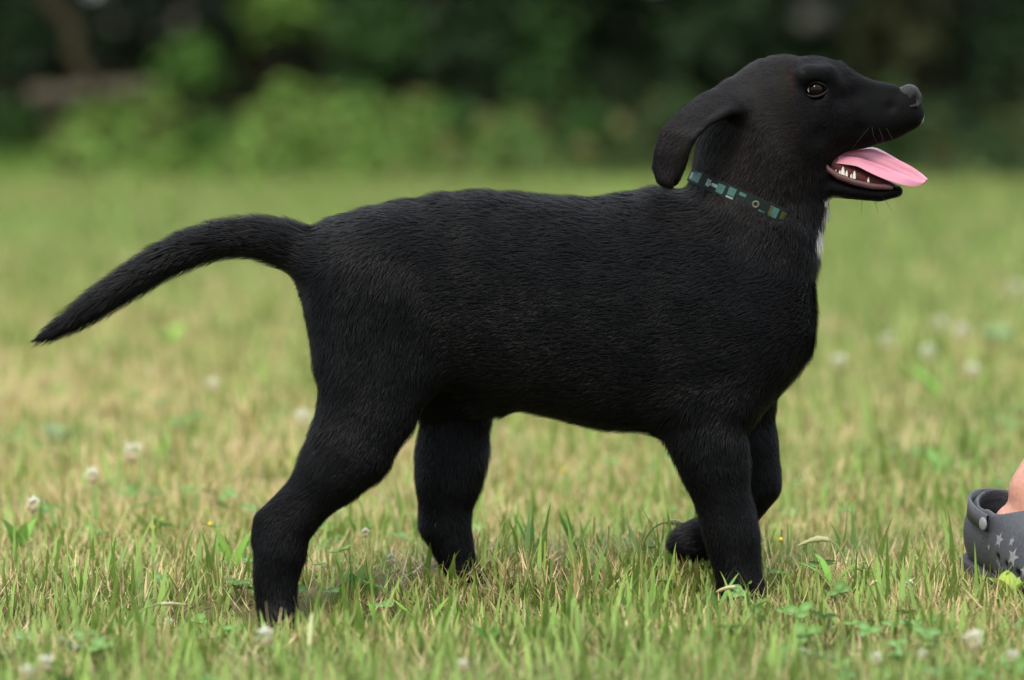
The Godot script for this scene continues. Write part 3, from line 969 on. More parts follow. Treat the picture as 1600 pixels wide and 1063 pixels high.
func face(dog: Node3D, eyes: Array, head: Field) -> void:
	var wet := paint(Color(0.003, 0.0018, 0.0013), 0.02, 0.24)
	var lid := paint(Color(0.006, 0.0042, 0.004), 0.6, 0.25)
	var lid_low := paint(Color(0.014, 0.009, 0.008), 0.7, 0.2)
	for i in 2:
		var s := 1.0 if i == 0 else -1.0
		var c: Vector3 = eyes[i] - Vector3(0, 0, 0.0076 * s)
		var ball := SphereMesh.new()
		ball.radius = 0.0098
		ball.height = 0.0196
		var eye := put("eye", ball, wet, dog)
		eye.position = c
		# white of the eye at the back corner
		var pts := PackedVector3Array()
		var rad := PackedFloat32Array()
		for k in 5:
			var a := deg_to_rad(150.0 + k * 14.0)
			var d := Vector3(cos(a) * 0.8, sin(a) * 0.55, 0.0)
			d.z = sqrt(maxf(0.05, 1.0 - d.length_squared())) * s
			pts.append(d.normalized() * 0.0096)
			rad.append(0.0004 + 0.0008 * sin(PI * k / 4.0))
		put("eye_white", tube(pts, rad, 6), paint(Color(0.16, 0.15, 0.14), 0.2, 0.4), eye)
		# lids
		for up in [1.0, -1.0]:
			pts = PackedVector3Array()
			rad = PackedFloat32Array()
			for k in 13:
				var t := float(k) / 12.0
				var x := lerpf(-0.0118, 0.0132, t)
				var y: float = (0.0086 if up > 0.0 else 0.0062) * up * pow(sin(PI * pow(t, 0.85)), 0.8) - 0.0016 + 0.002 * t
				var r2 := 0.0108 * 0.0108 - x * x * 0.7 - y * y
				pts.append(c + Vector3(x, y, s * sqrt(maxf(r2, 0.00002))))
				rad.append((0.0013 if up > 0.0 else 0.0011) * (0.6 + 0.5 * sin(PI * t)))
			put("eyelid", tube(pts, rad, 8), lid if up > 0.0 else lid_low, dog)
	# nose
	var leather := paint(Color(0.0026, 0.0025, 0.003), 0.3, 0.3)
	var nt := NoiseTexture2D.new()
	nt.width = 256
	nt.height = 256
	nt.seamless = true
	var nn := FastNoiseLite.new()
	nn.noise_type = FastNoiseLite.TYPE_CELLULAR
	nn.frequency = 0.09
	nn.seed = 4
	nt.noise = nn
	leather.uv1_triplanar = true
	leather.uv1_scale = Vector3(60, 60, 60)
	leather.heightmap_enabled = true
	leather.heightmap_texture = nt
	leather.heightmap_scale = 0.06
	var rows := [[0.4046, 0.5215, -0.0100, 0.0093, 1, 0.4126, 0.5222, -0.0100, 0.0116, 0.95, 0.4160, 0.5195, -0.0100, 0.0100, 1], [0.4159, 0.5131, 0.0000, 0.0060, 1, 0.4065, 0.5125, 0.0030, 0.0033, 1], [0.4174, 0.5126, -0.0200, 0.0060, 1], [0.4200, 0.5056, -0.0100, 0.0047, 1]]
	var holes := [[0.4184, 0.5178, 0.0030, 0.0043, 1, 0.4115, 0.5146, 0.0060, 0.0027, 1, 0.4042, 0.5153, 0.0070, 0.0017, 1], [0.4202, 0.5172, -0.0230, 0.0043, 1, 0.4138, 0.5138, -0.0260, 0.0027, 1]]
	blob("nose", dog, rows, 0.006, 0.0011, leather, 2, holes)
	# mouth lining, lips, tongue, teeth
	blob("mouth_lining", dog, [[0.3112, 0.4564, -0.0100, 0.0106, 1, 0.3325, 0.4511, -0.0100, 0.0113, 1, 0.3558, 0.4398, -0.0100, 0.0100, 1.05, 0.3804, 0.4311, -0.0100, 0.0080, 1.15, 0.3964, 0.4258, -0.0100, 0.0047, 1.3]], 0.005, 0.0015, paint(Color(0.07, 0.018, 0.018), 0.5, 0.25))
	blob("palate", dog, [[0.3138, 0.4617, -0.0100, 0.0080, 1.2, 0.3490, 0.4710, -0.0100, 0.0066, 1.6, 0.3670, 0.4763, -0.0100, 0.0047, 1.6]], 0.005, 0.0016, paint(Color(0.02, 0.006, 0.006), 0.6, 0.2))
	var lipm := paint(Color(0.13, 0.05, 0.05), 0.4, 0.45)
	speckle(lipm, Color(0.35, 0.3, 0.3), Color(1, 1, 1), 70.0, 9)
	for s in [1.0, -1.0]:
		var m := blob("lip", dog, [[0.3187, 0.4584, 0.0100, 0.0023, 1, 0.3269, 0.4464, 0.0080, 0.0030, 1, 0.3381, 0.4385, 0.0090, 0.0033, 0.9, 0.3548, 0.4325, 0.0080, 0.0033, 0.9, 0.3728, 0.4284, 0.0060, 0.0033, 0.8, 0.3930, 0.4269, 0.0020, 0.0027, 0.8]], 0.003, 0.0009, lipm)
		if s < 0.0:
			m.scale.z = -1.0
			m.position.z = -0.02
	tongue(dog)
	var ivory := paint(Color(0.5, 0.47, 0.4), 0.25, 0.5)
	for q in [[Vector3(0.3430, 0.4436, 0.0040), 0.0062], [Vector3(0.3397, 0.4423, 0.0045), 0.0036], [Vector3(0.3470, 0.4416, 0.0040), 0.004], [Vector3(0.3550, 0.4403, 0.0035), 0.005], [Vector3(0.3517, 0.4389, 0.0035), 0.003], [Vector3(0.3357, 0.4436, 0.0045), 0.0025], [Vector3(0.3698, 0.4349, 0.0010), 0.0035], [Vector3(0.3446, 0.4426, -0.0240), 0.0062], [Vector3(0.3566, 0.4393, -0.0235), 0.005]]:
		var p: Vector3 = q[0]
		var hgt: float = q[1] * 0.8
		put("tooth", tube(PackedVector3Array([p - Vector3(0, 0.004, 0), p, p + Vector3(0.0002, hgt * 0.55, 0), p + Vector3(0.0004, hgt, 0)]), PackedFloat32Array([hgt * 0.5, hgt * 0.46, hgt * 0.27, hgt * 0.06]), 7), ivory, dog)
	# whiskers
	var wm := paint(Color(0.012, 0.011, 0.011), 0.6, 0.2)
	for q in WHISKERS:
		var a: Vector3 = q[0]
		var z := head.hit(Vector3(a.x, a.y, 0.2), Vector3(0, 0, -1)).z
		if z < -0.05: continue
		a.z = z - 0.001
		var b: Vector3 = a + q[1]
		var mid: Vector3 = a.lerp(b, 0.5) + q[2]
		var pts := PackedVector3Array()
		var rad := PackedFloat32Array()
		for k in 9:
			var t := k / 8.0
			pts.append(a.lerp(mid, t).lerp(mid.lerp(b, t), t))
			rad.append(lerpf(0.0003, 0.0001, t))
		put("whisker", tube(pts, rad, 5), wm, dog)


var WHISKERS := [[Vector3(0.3703, 0.4899, 0.0000), Vector3(-0.022, -0.026, 0.014), Vector3(0.002, 0.004, 0.01)], [Vector3(0.3729, 0.4912, 0.0000), Vector3(0.006, -0.02, 0.012), Vector3(-0.004, 0.0, 0.006)], [Vector3(0.3796, 0.4886, 0.0000), Vector3(0.004, -0.018, 0.012), Vector3(0.003, 0.0, 0.006)], [Vector3(0.3875, 0.4886, 0.0000), Vector3(0.008, -0.018, 0.01), Vector3(0.002, 0.0, 0.006)], [Vector3(0.3852, 0.4169, 0.0000), Vector3(0.01, -0.016, 0.006), Vector3(0.0, 0.0, 0.0)], [Vector3(0.3759, 0.4155, 0.0000), Vector3(0.004, -0.016, 0.008), Vector3(0.0, 0.0, 0.0)], [Vector3(0.3639, 0.4155, 0.0000), Vector3(-0.002, -0.018, 0.008), Vector3(0.0, 0.0, 0.0)], [Vector3(0.3355, 0.5602, 0.0000), Vector3(0.016, 0.014, 0.0), Vector3(0.0, 0.003, 0.0)], [Vector3(0.3302, 0.5615, 0.0000), Vector3(0.01, 0.012, 0.004), Vector3(0.0, 0.002, 0.0)]]


func tongue(dog: Node3D) -> void:
	# rows from the throat to the tip: far edge, groove, near edge
	var rows := [
		[Vector3(0.3277, 0.4547, -0.0200), Vector3(0.3274, 0.4536, -0.0140), Vector3(0.3287, 0.4527, -0.0020)],
		[Vector3(0.3398, 0.4573, -0.0220), Vector3(0.3407, 0.4556, -0.0140), Vector3(0.3410, 0.4515, 0.0030)],
		[Vector3(0.3585, 0.4639, -0.0240), Vector3(0.3573, 0.4562, -0.0140), Vector3(0.3568, 0.4490, 0.0060)],
		[Vector3(0.3759, 0.4679, -0.0240), Vector3(0.3707, 0.4535, -0.0150), Vector3(0.3679, 0.4438, 0.0090)],
		[Vector3(0.3905, 0.4619, -0.0230), Vector3(0.3860, 0.4489, -0.0140), Vector3(0.3791, 0.4385, 0.0100)],
		[Vector3(0.4030, 0.4547, -0.0210), Vector3(0.3986, 0.4436, -0.0130), Vector3(0.3925, 0.4332, 0.0090)],
		[Vector3(0.4156, 0.4481, -0.0190), Vector3(0.4118, 0.4383, -0.0120), Vector3(0.4060, 0.4291, 0.0060)],
		[Vector3(0.4261, 0.4409, -0.0160), Vector3(0.4223, 0.4344, -0.0100), Vector3(0.4170, 0.4275, 0.0000)],
		[Vector3(0.4324, 0.4351, -0.0110), Vector3(0.4303, 0.4325, -0.0090), Vector3(0.4267, 0.4293, -0.0060)]]
	var n := rows.size()
	var pos := PackedVector3Array()
	var idx := PackedInt32Array()
	var ring := 24
	var fine := []
	for i in (n - 1) * 3 + 1:
		var t := i / 3.0
		var i1 := mini(int(t), n - 2)
		var f := t - i1
		var row := []
		for e in 3:
			var p0: Vector3 = rows[maxi(i1 - 1, 0)][e]
			var p1: Vector3 = rows[i1][e]
			var p2: Vector3 = rows[i1 + 1][e]
			var p3: Vector3 = rows[mini(i1 + 2, n - 1)][e]
			row.append(p1.cubic_interpolate(p2, p0, p3, f))
		fine.append(row)
	for i in fine.size():
		var r: Array = fine[i]
		var a: Vector3 = r[0]
		var m: Vector3 = r[1]
		var b: Vector3 = r[2]
		var up: Vector3 = (fine[mini(i + 1, fine.size() - 1)][1] - fine[maxi(i - 1, 0)][1]).cross(a - b).normalized()
		if up.y < 0.0: up = -up
		var th := 0.0034 * clampf((fine.size() - i) / 7.0, 0.3, 1.0)
		for k in ring:
			var s := TAU * k / ring
			var w := 0.5 + 0.5 * cos(s)  # 0 near .. 1 far
			var mid: Vector3 = b.lerp(m, w * 2.0) if w < 0.5 else m.lerp(a, w * 2.0 - 1.0)
			var lift := sin(s)
			var y := lift * th * sqrt(maxf(0.0, 1.0 - pow(absf(2.0 * w - 1.0), 4.0)))
			if lift > 0.0: y += th * (0.9 * exp(-pow((absf(2.0 * w - 1.0) - 0.5) / 0.28, 2.0)) - 0.8 * exp(-pow((2.0 * w - 1.0) / 0.2, 2.0)))
			pos.append(mid + up * y)
	for i in fine.size() - 1:
		for k in ring:
			var a := i * ring + k
			var b := i * ring + (k + 1) % ring
			idx.append_array([a, b, a + ring, b, b + ring, a + ring])
	for k in range(1, ring - 1):
		var e := (fine.size() - 1) * ring
		idx.append_array([e, e + k, e + k + 1])
	var st := SurfaceTool.new()
	st.begin(Mesh.PRIMITIVE_TRIANGLES)
	st.set_smooth_group(0)
	for p in pos: st.add_vertex(p)
	for i in idx: st.add_index(i)
	st.generate_normals()
	var mat := paint(Color(0.36, 0.135, 0.18), 0.33, 0.5)
	mat.subsurf_scatter_enabled = true
	mat.subsurf_scatter_strength = 0.15
	put("tongue", st.commit(), mat, dog)


func collar(body: Field, head: Field, at: Vector3, n: Vector3) -> void:
	var o := base("dog_collar", at)
	tag(o, "black fabric collar with teal stripes round the puppy's neck", "collar")
	var e1 := Vector3(n.y, -n.x, 0).normalized()  # towards the throat
	var e2 := Vector3(0, 0, 1)
	var ctr := at + e1 * 0.012
	var count := 96
	var radius := PackedFloat32Array()
	for i in count:
		var a := TAU * i / count
		var d := e1 * cos(a) + e2 * sin(a)
		var p := ctr + d * 0.13
		var h1 := head.hit(p + n * 0.004, -d, 0.13)
		var h2 := body.hit(p - n * 0.004, -d, 0.13)
		radius.append(maxf((h1 - ctr - n * 0.004).length(), (h2 - ctr + n * 0.004).length()))
	for round in 6:
		var c := radius.duplicate()
		for i in count: radius[i] = maxf(c[i], (c[(i + count - 1) % count] + c[i] + c[(i + 1) % count]) / 3.0)
	var strip := func(a0: int, a1: int, lo: float, hi: float, out: float, thick: float) -> ArrayMesh:
		var pos := PackedVector3Array()
		var idx := PackedInt32Array()
		var m := a1 - a0 + 1
		for i in range(a0, a1 + 1):
			var a := TAU * i / count
			var d := e1 * cos(a) + e2 * sin(a)
			var r: float = radius[posmod(i, count)] + out - 0.0085 * smoothstep(0.42, 0.75, cos(a))
			for q in [[r, lo], [r + thick, lo + 0.0006], [r + thick, hi - 0.0006], [r, hi]]:
				pos.append(ctr - at + d * q[0] + n * q[1])
		for i in m - 1:
			for k in 4:
				var p0 := i * 4 + k
				var p1 := i * 4 + (k + 1) % 4
				idx.append_array([p0, p1, p0 + 4, p1, p1 + 4, p0 + 4])
		idx.append_array([0, 2, 1, 0, 3, 2])
		var z := (m - 1) * 4
		idx.append_array([z, z + 1, z + 2, z, z + 2, z + 3])
		var st := SurfaceTool.new()
		st.begin(Mesh.PRIMITIVE_TRIANGLES)
		st.set_smooth_group(-1)
		for p in idx: st.add_vertex(pos[p])
		st.generate_normals()
		return st.commit()
	put("band", strip.call(0, count, -0.008, 0.008, 0.001, 0.0022), paint(Color(0.005, 0.009, 0.0078), 0.7, 0.25), o)
	var teal := paint(Color(0.028, 0.078, 0.066), 0.6, 0.3)
	var pale := paint(Color(0.13, 0.17, 0.15), 0.6, 0.3)
	var olive := paint(Color(0.035, 0.04, 0.014), 0.6, 0.3)
	# stripes: from, to (steps round the neck, 24 faces the camera), height
	for q in [[42, 45, -0.0055, 0.0055, teal], [39, 40, -0.004, 0.004, pale], [35, 37, -0.0055, 0.0045, teal], [32, 34, -0.003, 0.006, teal], [32, 34, -0.006, -0.0034, pale], [18, 20, -0.0055, 0.0055, teal], [20, 21, -0.006, 0.006, olive], [15, 17, -0.004, 0.005, olive], [37, 39, -0.002, 0.002, pale], [29, 31, 0.0015, 0.0055, teal], [22, 24, -0.0055, -0.003, teal], [45, 46, -0.005, 0.003, pale], [52, 55, -0.005, 0.005, teal], [60, 63, -0.005, 0.005, teal], [70, 74, -0.005, 0.005, teal], [80, 83, -0.005, 0.005, teal]]:
		put("stripe", strip.call(q[0], q[1], q[2], q[3], 0.003, 0.0006), q[4], o)
	var ring := TorusMesh.new()
	ring.inner_radius = 0.0016
	ring.outer_radius = 0.0042
	ring.rings = 20
	ring.ring_segments = 8
	var g := put("eyelet", ring, paint(Color(0.06, 0.055, 0.042), 0.5, 0.4), o)
	var ga := TAU * 25.5 / count
	var gd := e1 * cos(ga) + e2 * sin(ga)
	g.transform = Transform3D(Basis(n, gd, n.cross(gd)), ctr - at + gd * (radius[25] + 0.0034))


# ------------------------------------------------------------------ the person at the right
func make_person() -> void:
	var skin := paint(Color(0.42, 0.225, 0.165), 0.5, 0.4)
	skin.subsurf_scatter_enabled = true
	skin.subsurf_scatter_strength = 0.12
	speckle(skin, Color(0.85, 0.78, 0.76), Color(1.0, 1.0, 1.0), 14.0, 8)
	var o := base("person", Vector3(0.5689, 0.0072, 0.0500))
	tag(o, "person with a bare leg in a dark starred clog at the right", "person")
	# local frame of the foot
	var alpha := deg_to_rad(CLOG_TILT)
	var psi := deg_to_rad(CLOG_YAW)
	var toe := Vector3(cos(alpha) * cos(psi), -sin(alpha), cos(alpha) * sin(psi))
	var up := Vector3(sin(alpha) * cos(psi), cos(alpha), sin(alpha) * sin(psi))
	var b := Basis(toe, up, toe.cross(up))
	var heel := CLOG_AT
	var tf := Transform3D(b, heel)
	var row := func(p: Vector3, r: float, zs: float) -> Array: return [p.x, p.y, p.z, r, zs]
	var leg := []
	var w0: Vector3 = tf * Vector3(0.05, 0.062, -0.004) + Vector3(0.009, 0.0, 0) - o.position
	leg.append_array(row.call(tf * Vector3(0.15, 0.035, 0) - o.position, 0.022, 1.3))
	leg.append_array(row.call(tf * Vector3(0.09, 0.045, 0) - o.position, 0.026, 1.1))
	leg.append_array(row.call(tf * Vector3(0.04, 0.05, 0) - o.position, 0.032, 1.0))
	leg.append_array(row.call(w0, 0.03, 1.0))
	for q in [[-0.002, 0.03, -0.003, 0.031], [0.02, 0.058, -0.008, 0.035], [0.17, 0.15, -0.02, 0.05], [0.28, 0.25, -0.02, 0.055], [0.34, 0.33, 0.0, 0.054], [0.35, 0.5, 0.0, 0.07], [0.4, 0.8, 0.0, 0.085]]:
		leg.append_array(row.call(w0 + Vector3(q[0], q[1], q[2]), q[3], 1.0))
	blob("leg", o, [leg], 0.02, 0.006, skin, 3)
	# clog
	var c := base("clog", heel)
	c.transform = tf
	tag(c, "dark grey rubber clog with pale star print on the person's foot", "shoe")
	var f := Field.new(Vector3(-0.06, -0.006, -0.07), Vector3(0.22, 0.11, 0.07), 0.002)
	var outer := PackedFloat32Array([0.0, 0.03, 0, 0.042, 0.92, 0.05, 0.034, 0, 0.046, 0.9, 0.11, 0.03, 0, 0.05, 1.0, 0.16, 0.022, 0, 0.043, 1.15])
	var collar_top := PackedFloat32Array([0.0, 0.05, 0, 0.036, 0.95, 0.06, 0.052, 0, 0.038, 0.95, 0.1, 0.045, 0, 0.04, 1.0])
	f.blend(outer, 0.02)
	f.blend(collar_top, 0.02)
	f.clip(Vector3(0, 0.0, 0), Vector3(0, -1, 0))
	f.blend(PackedFloat32Array([0.002, 0.034, 0, 0.034, 0.92, 0.05, 0.038, 0, 0.038, 0.9, 0.11, 0.034, 0, 0.041, 1.0, 0.16, 0.026, 0, 0.034, 1.15]), 0.006, 0, 1)
	f.blend(PackedFloat32Array([0.004, 0.056, 0, 0.03, 0.95, 0.02, 0.1, 0, 0.042, 0.95]), 0.004, 0, 1)
	f.blend(PackedFloat32Array([0.03, 0.06, 0, 0.031, 0.95, 0.05, 0.11, 0, 0.046, 0.95]), 0.004, 0, 1)
	for q in [[0.075, 0.03], [0.1, 0.029], [0.124, 0.027], [0.148, 0.024]]:
		for s in [1.0, -1.0]:
			f.blend(PackedFloat32Array([q[0], q[1], 0.03 * s, 0.0052, 1.0, q[0], q[1] + 0.003, 0.08 * s, 0.0052, 1.0]), 0.002, 0, 1)
	for q in [[0.12, 0.012], [0.12, -0.012], [0.145, 0.02], [0.145, 0.0], [0.145, -0.02], [0.17, 0.01], [0.17, -0.01]]:
		f.blend(PackedFloat32Array([q[0], 0.04, q[1], 0.005, 1.0, q[0], 0.1, q[1], 0.005, 1.0]), 0.002, 0, 1)
	var rubber := paint(Color(0.06, 0.061, 0.069), 0.55, 0.4)
	speckle(rubber, Color(0.55, 0.55, 0.56), Color(1.25, 1.22, 1.2), 26.0, 21)
	put("upper", field_mesh(f.surface(2)), rubber, c)
	var sole := Field.new(Vector3(-0.06, -0.03, -0.07), Vector3(0.23, 0.015, 0.07), 0.002)
	sole.blend(PackedFloat32Array([-0.002, 0.0, 0, 0.043, 0.92, 0.05, 0.0, 0, 0.045, 0.88, 0.11, 0.0, 0, 0.053, 0.98, 0.16, 0.0, 0, 0.046, 1.15]), 0.01)
	sole.clip(Vector3(0, 0.006, 0), Vector3(0, 1, 0))
	sole.clip(Vector3(0, -0.02, 0), Vector3(0, -1, 0))
	put("sole", field_mesh(sole.surface(1)), paint(Color(0.028, 0.028, 0.032), 0.7, 0.35), c)
	# strap round the heel with its rivets
	var pts := PackedVector3Array()
	var st := SurfaceTool.new()
	st.begin(Mesh.PRIMITIVE_TRIANGLES)
	st.set_smooth_group(0)
	var path := []
	for k in 25:
		var a := lerpf(-1.75, 1.75, k / 24.0)
		path.append(Vector3(0.03 - cos(a) * 0.07, 0.06 + 0.004 * cos(a), sin(a) * 0.043))
	for k in 24:
		var p0: Vector3 = path[k]
		var p1: Vector3 = path[k + 1]
		var w := 0.009
		var out0 := Vector3(p0.x - 0.028, 0, p0.z).normalized() * 0.0035
		var out1 := Vector3(p1.x - 0.028, 0, p1.z).normalized() * 0.0035
		var q0 := [p0 + Vector3(0, -w, 0), p0 + Vector3(0, -w, 0) + out0, p0 + Vector3(0, w, 0) + out0, p0 + Vector3(0, w, 0)]
		var q1 := [p1 + Vector3(0, -w, 0), p1 + Vector3(0, -w, 0) + out1, p1 + Vector3(0, w, 0) + out1, p1 + Vector3(0, w, 0)]
		for e in 4:
			var n := (e + 1) % 4
			for p in [q0[e], q1[e], q0[n], q0[n], q1[e], q1[n]]: st.add_vertex(p)
	st.generate_normals()
	put("strap", st.commit(), rubber, c)
	var pale := paint(Color(0.3, 0.3, 0.3), 0.7, 0.3)
	speckle(pale, Color(0.45, 0.45, 0.45), Color(1, 1, 1), 60.0, 5)
	for s in [1.0, -1.0]:
		var rv := SphereMesh.new()
		rv.radius = 0.007
		rv.height = 0.014
		var r := put("rivet", rv, pale, c)
		r.scale = Vector3(1.0, 1.0, 0.4)
		r.position = Vector3(0.045, 0.06, 0.05 * s)
	# printed stars on the side that shows
	for q in [[0.072, 0.05, 0.0095, 0.3], [0.086, 0.02, 0.009, 0.9], [0.112, 0.043, 0.0105, 0.2], [0.062, 0.012, 0.007, 0.6], [0.137, 0.036, 0.008, 0.8], [0.13, 0.012, 0.0065, 0.1], [0.1, 0.056, 0.006, 0.5], [0.05, 0.036, 0.004, 0.5], [0.158, 0.03, 0.0075, 0.4], [0.155, 0.012, 0.005, 0.0]]:
		for s in [1.0, -1.0]:
			var pos := PackedVector3Array()
			var nrm := PackedVector3Array()
			var idx := PackedInt32Array()
			for k in 11:
				var rr: float = 0.0 if k == 10 else (q[2] if k % 2 == 0 else q[2] * 0.42)
				var a: float = TAU * k / 10.0 + q[3]
				var p := Vector3(q[0] + cos(a) * rr, q[1] + sin(a) * rr, 0.07 * s)
				var hit := f.hit(p, Vector3(0, 0, -s), 0.06)
				var g := f.grad(hit)
				pos.append(hit + g * 0.0007)
				nrm.append(g)
			for k in 10:
				idx.append_array([10, k, (k + 1) % 10] if s < 0.0 else [10, (k + 1) % 10, k])
			put("star_print", mesh_of(pos, nrm, idx), pale, c)


var CLOG_TILT := 10.0
var CLOG_YAW := 66.0
var CLOG_AT := Vector3(0.5100, 0.0297, -0.0200)


# ------------------------------------------------------------------ small plants
func flower(p: Vector3, r: float, h: float, fade: float) -> Node3D:
	var o := base("clover_flower", p)
	var stem := PackedVector3Array()
	var rad := PackedFloat32Array()
	var lean := Vector3(rng.randfn() * 0.12, 1.0, rng.randfn() * 0.12)
	for k in 6:
		var t := k / 5.0
		stem.append(Vector3(lean.x * t * t, t, lean.z * t * t) * h)
		rad.append(0.0009)
	put("stem", tube(stem, rad, 6), green_stem, o)
	var pos := PackedVector3Array()
	var nrm := PackedVector3Array()
	var col := PackedColorArray()
	var idx := PackedInt32Array()
	var c := stem[5] + Vector3(0, r * 0.5, 0)
	for i in 40:
		var y := 1.0 - 2.0 * (i + 0.5) / 40.0
		var a := i * 2.39996
		var d := Vector3(sqrt(1.0 - y * y) * cos(a), y, sqrt(1.0 - y * y) * sin(a))
		d = (d + Vector3(rng.randfn(), rng.randfn(), rng.randfn()) * 0.16).normalized()
		var dd := d
		if y < -0.25: dd = (d + Vector3(0, -0.9, 0)).normalized()
		elif y > -0.1: dd = (d + Vector3(0, 0.5, 0)).normalized()
		var side := dd.cross(Vector3(0.31, 0.8, 0.5)).normalized()
		var other := dd.cross(side)
		var l := r * rng.randf_range(0.55, 1.05)
		var w := r * 0.12
		var rt := c + d * r * 0.3
		var at := pos.size()
		var cc := Color(0.55, 0.55, 0.46) if y > -0.25 else Color(0.5, 0.35, 0.26)
		cc = cc.lerp(Color(0.5, 0.36, 0.24), fade * rng.randf())
		pos.append(rt)
		nrm.append(-dd)
		col.append(cc.lerp(Color(0.45, 0.5, 0.25), 0.6))
		for q in [side, other, -side, -other]:
			pos.append(rt + dd * l * 0.6 + q * w)
			nrm.append((q + dd * 0.3).normalized())
			col.append(cc)
		pos.append(rt + dd * l)
		nrm.append(dd)
		col.append(cc)
		for k in 4:
			var k1 := at + 1 + k
			var k2 := at + 1 + (k + 1) % 4
			idx.append_array([at, k1, k2, at + 5, k2, k1])
	put("flower_head", mesh_of(pos, nrm, idx, col), petal, o)
	return o


var green_stem: StandardMaterial3D
var petal: StandardMaterial3D


func broad_leaf(l: float, w: float, arch: float, c: Color, fold := 0.25) -> ArrayMesh:
	var pos := PackedVector3Array()
	var col := PackedColorArray()
	var idx := PackedInt32Array()
	var n := 8
	var p := Vector3.ZERO
	for i in n + 1:
		var t := float(i) / n
		var ang := 1.25 - arch * t
		var ww := w * 0.5 * pow(sin(PI * pow(lerpf(0.05, 0.985, t), 0.8)), 0.8)
		pos.append(p + Vector3(-ww, ww * fold, 0))
		pos.append(p)
		pos.append(p + Vector3(ww, ww * fold, 0))
		for k in 3: col.append(c.lerp(Color(c.r * 1.4, c.g * 1.2, c.b * 1.2), 0.8 if k == 1 else 0.2 * t))
		p += Vector3(0, sin(ang), cos(ang)) * l / n
	for i in n:
		for k in 2:
			var a := i * 3 + k
			idx.append_array([a, a + 1, a + 3, a + 1, a + 4, a + 3])
	var st := SurfaceTool.new()
	st.begin(Mesh.PRIMITIVE_TRIANGLES)
	st.set_smooth_group(0)
	for i in pos.size():
		st.set_color(col[i])
		st.add_vertex(pos[i])
	for i in idx: st.add_index(i)
	st.generate_normals()
	return st.commit()


func weed(p: Vector3, n: int, l: float, w: float, arch: float, c: Color, label: String, turn := -1.0) -> void:
	var o := base("weed", p)
	for i in n:
		var leaf := put("leaf", broad_leaf(l * rng.randf_range(0.7, 1.15), w * rng.randf_range(0.8, 1.2), arch * rng.randf_range(0.8, 1.2), Color(c.r * rng.randf_range(0.85, 1.15), c.g * rng.randf_range(0.9, 1.1), c.b)), leaf_mat, o)
		leaf.rotation.y = (turn if turn >= 0.0 else rng.randf() * TAU) + i * TAU / n + rng.randfn() * 0.2
	tag(o, label, "weed", "broad leaved weeds in the lawn")


var leaf_mat: StandardMaterial3D


func seed_stalk(p: Vector3, tip: Vector3, sag: Vector3, headlen: float, r: float, c: Color, label: String) -> void:
	var o := base("grass_stalk", p)
	var pts := PackedVector3Array()
	var rad := PackedFloat32Array()
	var hp := PackedVector3Array()
	var hr := PackedFloat32Array()
	var d := tip - p
	for k in 31:
		var t := k / 30.0
		var q := (Vector3.ZERO).lerp(sag, t).lerp(sag.lerp(d, t), t)
		pts.append(q)
		rad.append(lerpf(0.0012, 0.0007, t))
		if t > 1.0 - headlen:
			hp.append(q)
			var u := (t - 1.0 + headlen) / headlen
			hr.append(r * (0.5 + 0.6 * sin(PI * pow(u, 0.7))) * rng.randf_range(0.65, 1.2))
	put("stem", tube(pts, rad, 6), green_stem, o)
	if hp.size() > 1: put("seed_head", tube(hp, hr, 9), paint(c, 0.8, 0.3), o)
	tag(o, label, "grass stalk", "grass seed stalks standing over the lawn")


func on_lawn(x: float, z: float) -> Vector3:
	return Vector3(x, ground_y(x, z), z)


func make_plants() -> void:
	green_stem = paint(Color(0.13, 0.2, 0.05), 0.6, 0.3)
	petal = vpaint(0.7, 0.3, 0.4)
	leaf_mat = vpaint(0.6, 0.25, 0.6)
	for q in FLOWERS:
		var o := flower(on_lawn(q[0], q[1]), q[2], q[3], q[4])
		tag(o, q[5], "flower", "white clover flowers in the lawn")
	for q in YELLOWS:
		var o := base("yellow_flower", on_lawn(q[0], q[1]))
		put("stem", tube(PackedVector3Array([Vector3(0, 0, 0), Vector3(0.002, q[2] * 0.5, 0), Vector3(0.001, q[2], 0)]), PackedFloat32Array([0.0008, 0.0007, 0.0006]), 6), green_stem, o)
		var hd := SphereMesh.new()
		hd.radius = 0.0025
		hd.height = 0.0046
		hd.radial_segments = 10
		hd.rings = 6
		put("flower_head", hd, paint(Color(0.5, 0.36, 0.02), 0.7, 0.3), o).position = Vector3(0.001, q[2] + 0.002, 0)
		tag(o, q[3], "flower", "tiny yellow flowers in the lawn")
	for q in WEEDS:
		weed(on_lawn(q[0], q[1]), q[2], q[3], q[4], q[5], q[6], q[7], q[8])
	for q in STALKS:
		seed_stalk(on_lawn(q[0], q[1]), q[2], q[3], q[4], q[5], q[6], q[7])


var FLOWERS := []
var YELLOWS := []
var WEEDS := []
var STALKS := []


